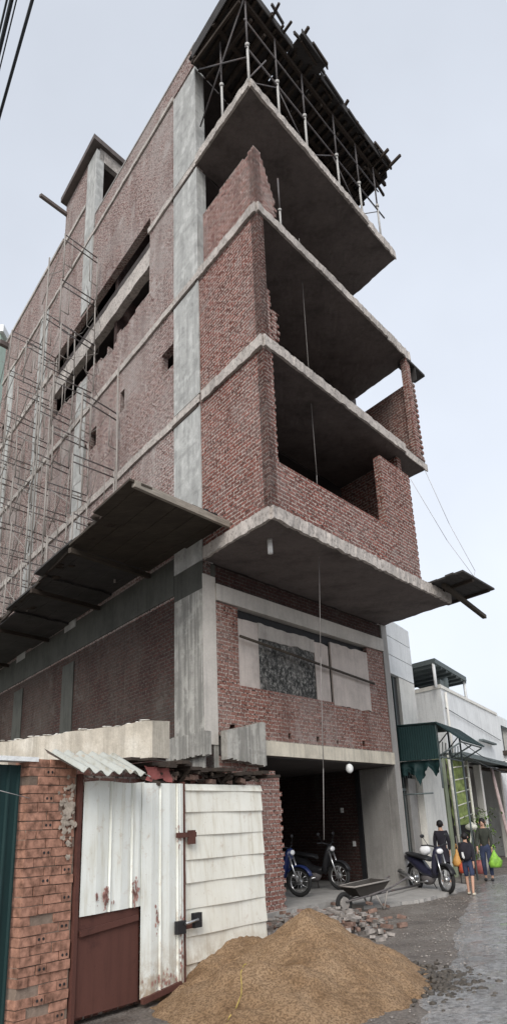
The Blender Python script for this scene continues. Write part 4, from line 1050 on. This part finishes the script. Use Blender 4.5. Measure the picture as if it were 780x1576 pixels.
# big white building
t=thing('white_building','large white building with a blank overhanging upper storey and flat metal terrace roof','building',tuple(S(9,-4,0)))
m=MB(); m.box(S,5.3,14.3,-7,0,3.35,5.3); m.build('upper_wall',M['ww2'],t)
m=MB(); m.box(S,5.25,5.32,-6.9,.03,5.3,5.42); m.box(S,5.33,14.35,-.12,.04,5.3,5.4); m.build('coping',M['ww'],t)
m=MB(); m.box(S,5.25,14.5,-.02,.5,3.2,3.34); m.build('ledge',M['slate'],t)
m=MB(); m.box(S,5.4,14.2,-7,-1.6,0,3.34); m.build('ground_floor_wall',M['grey'],t)
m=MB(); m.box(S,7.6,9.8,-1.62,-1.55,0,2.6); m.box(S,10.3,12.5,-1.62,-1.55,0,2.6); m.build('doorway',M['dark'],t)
for a_ in (9.9,13.6):
    m=MB(); m.box(S,a_,a_+.3,-.4,-.1,0,3.2); m.build('column',M['ww'],t)
m=MB(); m.box(S,9.9,12.4,.045,.2,4.0,4.06); m.build('air_vent',M['slate'],t)
t=thing('terrace_canopy','flat grey metal roof on thin posts over the terrace of the white building','canopy',tuple(S(7,-1,5.3)))
m=MB(); m.box(S,5.0,9.4,-2.2,-.0,6.05,6.2); m.build('roof',M['slate'],t)
m=MB()
for k in range(7): m.box(S,5.1+.7*k,5.18+.7*k,-2.15,-.02,5.97,6.045)
m.build('rafter',M['slate'],t)
for s_,w_ in ((5.05,-.1),(9.3,-.1),(5.35,-2.0),(9.3,-2.1)):
    m=MB(); m.tube(S(s_,w_,5.3),S(s_,w_,6.05),.05); m.build('post',M['ww2'],t)
m=MB(); m.box(S,5.5,9,-2.6,-2.4,5.3,6.0); m.build('screen',M['dark'],t)
m=MB(); m.box(S,6.0,6.5,-.5,-.2,5.41,5.7); m.tube(S(6.8,-.3,5.4),S(6.8,-.3,5.85),.15,10); tag(m.build('water_barrel',M['slate']),'small dark tank and barrel on the terrace edge of the white building','tank')
# street-side panels
t=thing('white_wall_panel','tall pale rough wall panel standing behind the person in the black coat','wall',tuple(S(2.6,0,0)))
m=MB(); m.box(S,1.62,3.75,-.3,.1,0,2.86); m.build('wall',M['ww'],t); m=MB(); m.box(S,1.6,3.8,-.32,.14,2.865,3.0); m.build('coping',M['grey'],t)
for k,(a,c,mat,w1) in enumerate(((3.82,4.2,'greenish',.12),(4.25,4.7,'greenish',.0))):
    m=MB(); m.box(S,a,c,-.2,w1,0,3.15); tag(m.build('green_column',M[mat]),['pale green stained column beside the white wall panel','second green stained column next to the lime banner'][k],'column')
t=thing('lime_banner','hanging lime green and yellow striped banner between pale posts on the shop front','banner',tuple(S(5.8,0,1.4)))
m=MB(); n=22
for i in range(n):
    for j in range(14):
        def q(i,j): return S(4.85+2.2*i/n,.06*math.sin(i*1.1)+.03*math.sin(j*1.7+i),1.3+1.9*j/14)
        m.face([q(i,j),q(i+1,j),q(i+1,j+1),q(i,j+1)],smooth=True)
m.build('cloth',M['lime'],t)
m=MB()
for j in range(5): m.tube(S(4.9,.11,1.45+.36*j),S(7.0,.11,1.6+.36*j),.018)
m.build('batten',M['cap'],t)
for a_ in (4.8,7.2):
    m=MB(); m.tube(S(a_,.1,0),S(a_,.1,3.25),.042); m.build('post',M['cap'],t)
# clutter before the shop: plants, sacks, crates
t=thing('potted_plant','leafy green potted plant on the ground under the lime banner','plant',tuple(S(5.2,.5,0)))
m=MB(); m.tube(S(5.2,.5,0),S(5.2,.5,.35),.14,10,.19); m.build('pot',M['redcloth'],t)
m=MB()
for k in range(90):
    a=S(5.2,.5,.35)+Vector((random.gauss(0,.16),random.gauss(0,.16),random.random()*.6)); d=Vector((random.gauss(0,1),random.gauss(0,1),random.random())).normalized()*.12; sd=d.cross(Vector((0,0,1))).normalized()*.03
    m.face([a,a+d*.5+sd,a+d,a+d*.5-sd])
m.build('leaves',m_plain('plant_leaf',(.10,.16,.035),.6,.5),t)
m=MB(); m.ell(S(4.6,.55,1.25),.18,.18,.09,12,6); m.ell(S(4.6,.55,1.3),.08,.08,.09,10,6); tag(m.build('sun_hat',M['cap']),'pale hat hung on the shop front below the lime banner','hat')
m=MB()
for k in range(5): m.ell(S(5.2+.45*k,-.3+.1*(k%2),.25+.25*(k%2)),.3,.25,.22,9,6)
tag(m.build('sack_heap',M['cloth2']),'heap of dark sacks beneath the lime banner','sacks')
m=MB(); m.tube(S(4.6,.3,0.0),S(4.6,.55,1.22),.02); tag(m.build('post',M['cap']),'slim pale stick holding up the pale hat','post')
M['leaf']=bpy.data.materials['plant_leaf']
for (s_,w_,h_,lab) in ((6.0,.45,1.1,'taller bushy plant with yellow green leaves right of the small potted plant'),(7.6,.3,1.3,'thin yellow green shrub in a pot by the far post of the lime banner')):
    t=thing('potted_plant',lab,'plant',tuple(S(s_,w_,0)))
    m=MB(); m.tube(S(s_,w_,0),S(s_,w_,.35),.15,10,.2); m.build('pot',M['grey'],t)
    m=MB(); m.tube(S(s_,w_,.3),S(s_,w_,.3+h_*.7),.015); m.build('stem',M['formd'],t)
    m=MB()
    for k in range(170):
        a=S(s_,w_,.45)+Vector((random.gauss(0,.2),random.gauss(0,.2),random.random()*h_)); d=Vector((random.gauss(0,1),random.gauss(0,1),random.random())).normalized()*.14; sd=d.cross(Vector((0,0,1))).normalized()*.035
        m.face([a,a+d*.5+sd,a+d,a+d*.5-sd])
    m.build('leaves',M['leaf'],t)
m=MB(); m.path([S(5.6,.07,5.2),S(5.6,.07,3.3)],.04,8); tag(m.build('drain_pipe',M['ww']),'pale drain pipe down the near corner of the white upper wall','pipe')
# far dark awnings
t=thing('dark_awning','dark sloping awning at the far right beyond the white building','awning',tuple(S(13,1,3)))
m=MB(); m.hexa([S(10.8,-1,3.2),S(15.5,-1,3.2),S(15.5,1.7,2.85),S(10.8,1.7,2.85),S(10.8,-1,3.26),S(15.5,-1,3.26),S(15.5,1.7,2.91),S(10.8,1.7,2.91)]); m.build('roof',M['formd'],t)
for a_ in (11,15.3):
    m=MB(); m.tube(S(a_,1.6,0),S(a_,1.6,2.9),.03); m.build('post',M['pink'],t)
m=MB(); m.tube(S(10.2,.62,0),S(10.9,.15,3.1),.06,8); tag(m.build('pink_pole',M['pink']),'faded pink pole leaning slightly by the far shop front','pole')
t=thing('far_house','distant grey house with dark windows above the white building at the right edge','house',tuple(S(18,-3,0)))
m=MB(); m.box(S,14.6,24,-8,-.5,0,5.6); m.build('wall',M['ww2'],t)
m=MB(); m.box(S,15.2,16.2,-.5,-.45,3.6,5.2); m.box(S,17.2,18.6,-.5,-.45,3.6,5.2); m.box(S,14.55,14.6,-6,-1.2,4.6,5.3); m.build('window',M['glass'],t)
t=thing('brick_wall','red brick wall with a pale rendered top closing the end of the lane','wall',(13,35,0))
def Z_(x,y,z): return Vector((9.4,36.5,0))+az(112)*x+az(22)*y+Vector((0,0,z))
m=MB(); m.box(Z_,-1,16,0,.3,0,2.55); m.build('brickwork',M['brickF'],t)
m=MB(); m.box(Z_,-1,16,-.05,.35,2.56,3.9); m.build('rendered_top',M['ww2'],t)
m=MB(); m.box(Z_,-1.2,16,-.3,.8,3.91,4.1); m.build('roof_edge',M['formd'],t)
t=thing('end_house','dull house behind the lane-end brick wall','house',(15,44,0))
m=MB(); m.box(Z_,-2,18,6,12,0,5.6); m.build('wall',M['ww'],t); m=MB(); m.box(Z_,-2.2,18.2,5.7,12.3,5.6,5.9); m.build('roof',M['slate'],t)
m=MB(); m.box(Z_,1,2.2,5.95,6,3.2,4.6); m.box(Z_,4,5.2,5.95,6,3.2,4.6); m.build('window',M['glass'],t)
# overhead cables top left
for k,(a,b) in enumerate((((-1.52,4.11),(-2.10,5.15)),((-1.68,4.11),(-1.89,4.50)))):
    a=Vector((*a,0));b=Vector((*b,0)); d=(b-a).normalized(); m=MB()
    def cp(s): 
        return a+d*s+Vector((0,0,7.5+.0009*(s*s)))
    ss=[-30+2.5*i for i in range(32)]
    if k==0: m.path([cp(s) for s in ss],.014,5)
    else: m.path([cp(s) for s in ss],.017,5); m.path([cp(s)+Vector((-.04,.0,-.05+.02*math.sin(s*3))) for s in ss],.009,5); m.path([cp(s)+Vector((.035,0,-.03)) for s in ss],.006,5)
    tag(m.build('overhead_cable',M['cable']),['single thin black overhead cable across the top left sky','thicker bundled overhead cable at the very top left corner'][k],'cable')
for k,(a_,b_,lab) in enumerate(((S(3,.9,3.5),S(14,.5,3.6),'upper thin dark cable sagging along the shop fronts'),(S(4,.7,3.2),S(15,1.2,3.2),'lower thin dark cable sagging along the shop fronts'),(S(5.4,.05,4.7),S(14.2,.05,4.3),'dark cable clipped across the white upper wall'))):
    m=MB(); m.path([a_.lerp(b_,i/10)+Vector((0,0,-.35*math.sin(math.pi*i/10)*(k<2))) for i in range(11)],.012,4); tag(m.build('sagging_cable',M['cable']),lab,'cable')
# ------------------------------------------------------------------ camera
cam=bpy.data.cameras.new('Camera'); co=bpy.data.objects.new('Camera',cam); COL.objects.link(co)
pt=R(21.57); rl=R(-2.374); cp_,sp_=math.cos(pt),math.sin(pt)
fw_=Vector((0,cp_,sp_)); up_=Vector((0,-sp_,cp_)); rt_=Vector((1,0,0))
r2=rt_*math.cos(rl)+up_*math.sin(rl); u2=-rt_*math.sin(rl)+up_*math.cos(rl)
co.matrix_world=Matrix.Translation((0,0,1.6))@Matrix((r2,u2,-fw_)).transposed().to_4x4()
cam.sensor_fit='VERTICAL'; cam.sensor_height=36; cam.lens=1208.4/1576*36; cam.clip_start=.05; cam.clip_end=2000
SC.camera=co
# ------------------------------------------------------------------ light
SUN_EL,SUN_AZ=36,188
w=bpy.data.worlds.new('World'); SC.world=w; w.use_nodes=True; nt=w.node_tree; nt.nodes.clear()
out=nt.nodes.new('ShaderNodeOutputWorld'); bg=nt.nodes.new('ShaderNodeBackground'); sky=nt.nodes.new('ShaderNodeTexSky'); sky.sky_type='NISHITA'; sky.sun_disc=False
sky.sun_elevation=R(SUN_EL); sky.sun_rotation=R(SUN_AZ); sky.air_density=1.0; sky.dust_density=3.0; sky.ozone_density=1.0
hsv=nt.nodes.new('ShaderNodeHueSaturation'); hsv.inputs['Saturation'].default_value=.30
mx=nt.nodes.new('ShaderNodeMix'); mx.data_type='RGBA'; mx.inputs[0].default_value=.62; mx.inputs[7].default_value=(5.2,5.6,6.3,1)
nt.links.new(sky.outputs[0],hsv.inputs['Color']); nt.links.new(hsv.outputs[0],mx.inputs[6])
# soft uneven overcast
tc=nt.nodes.new('ShaderNodeTexCoord'); no=nt.nodes.new('ShaderNodeTexNoise'); no.inputs['Scale'].default_value=1.6; no.inputs['Detail'].default_value=5; nt.links.new(tc.outputs['Generated'],no.inputs['Vector'])
cr=nt.nodes.new('ShaderNodeMapRange'); cr.inputs[1].default_value=.3; cr.inputs[2].default_value=.7; cr.inputs[3].default_value=.84; cr.inputs[4].default_value=1.06; nt.links.new(no.outputs['Fac'],cr.inputs[0])
mm=nt.nodes.new('ShaderNodeMix'); mm.data_type='RGBA'; mm.blend_type='MULTIPLY'; mm.inputs[0].default_value=1
nt.links.new(mx.outputs[2],mm.inputs[6]); nt.links.new(cr.outputs[0],mm.inputs[7])
nt.links.new(mm.outputs[2],bg.inputs[0]); bg.inputs[1].default_value=.1; nt.links.new(bg.outputs[0],out.inputs[0])
sl=bpy.data.lights.new('Sun','SUN'); sl.energy=1.5; sl.angle=R(30); sl.color=(1,.97,.93); so=bpy.data.objects.new('Sun',sl); COL.objects.link(so)
sd=Vector((math.sin(R(SUN_AZ))*math.cos(R(SUN_EL)),math.cos(R(SUN_AZ))*math.cos(R(SUN_EL)),math.sin(R(SUN_EL))))
so.rotation_euler=sd.to_track_quat('Z','Y').to_euler(); so.location=(0,-5,30)
SC.view_settings.view_transform='Standard'; SC.view_settings.look='None'; SC.view_settings.exposure=.9; SC.view_settings.gamma=1
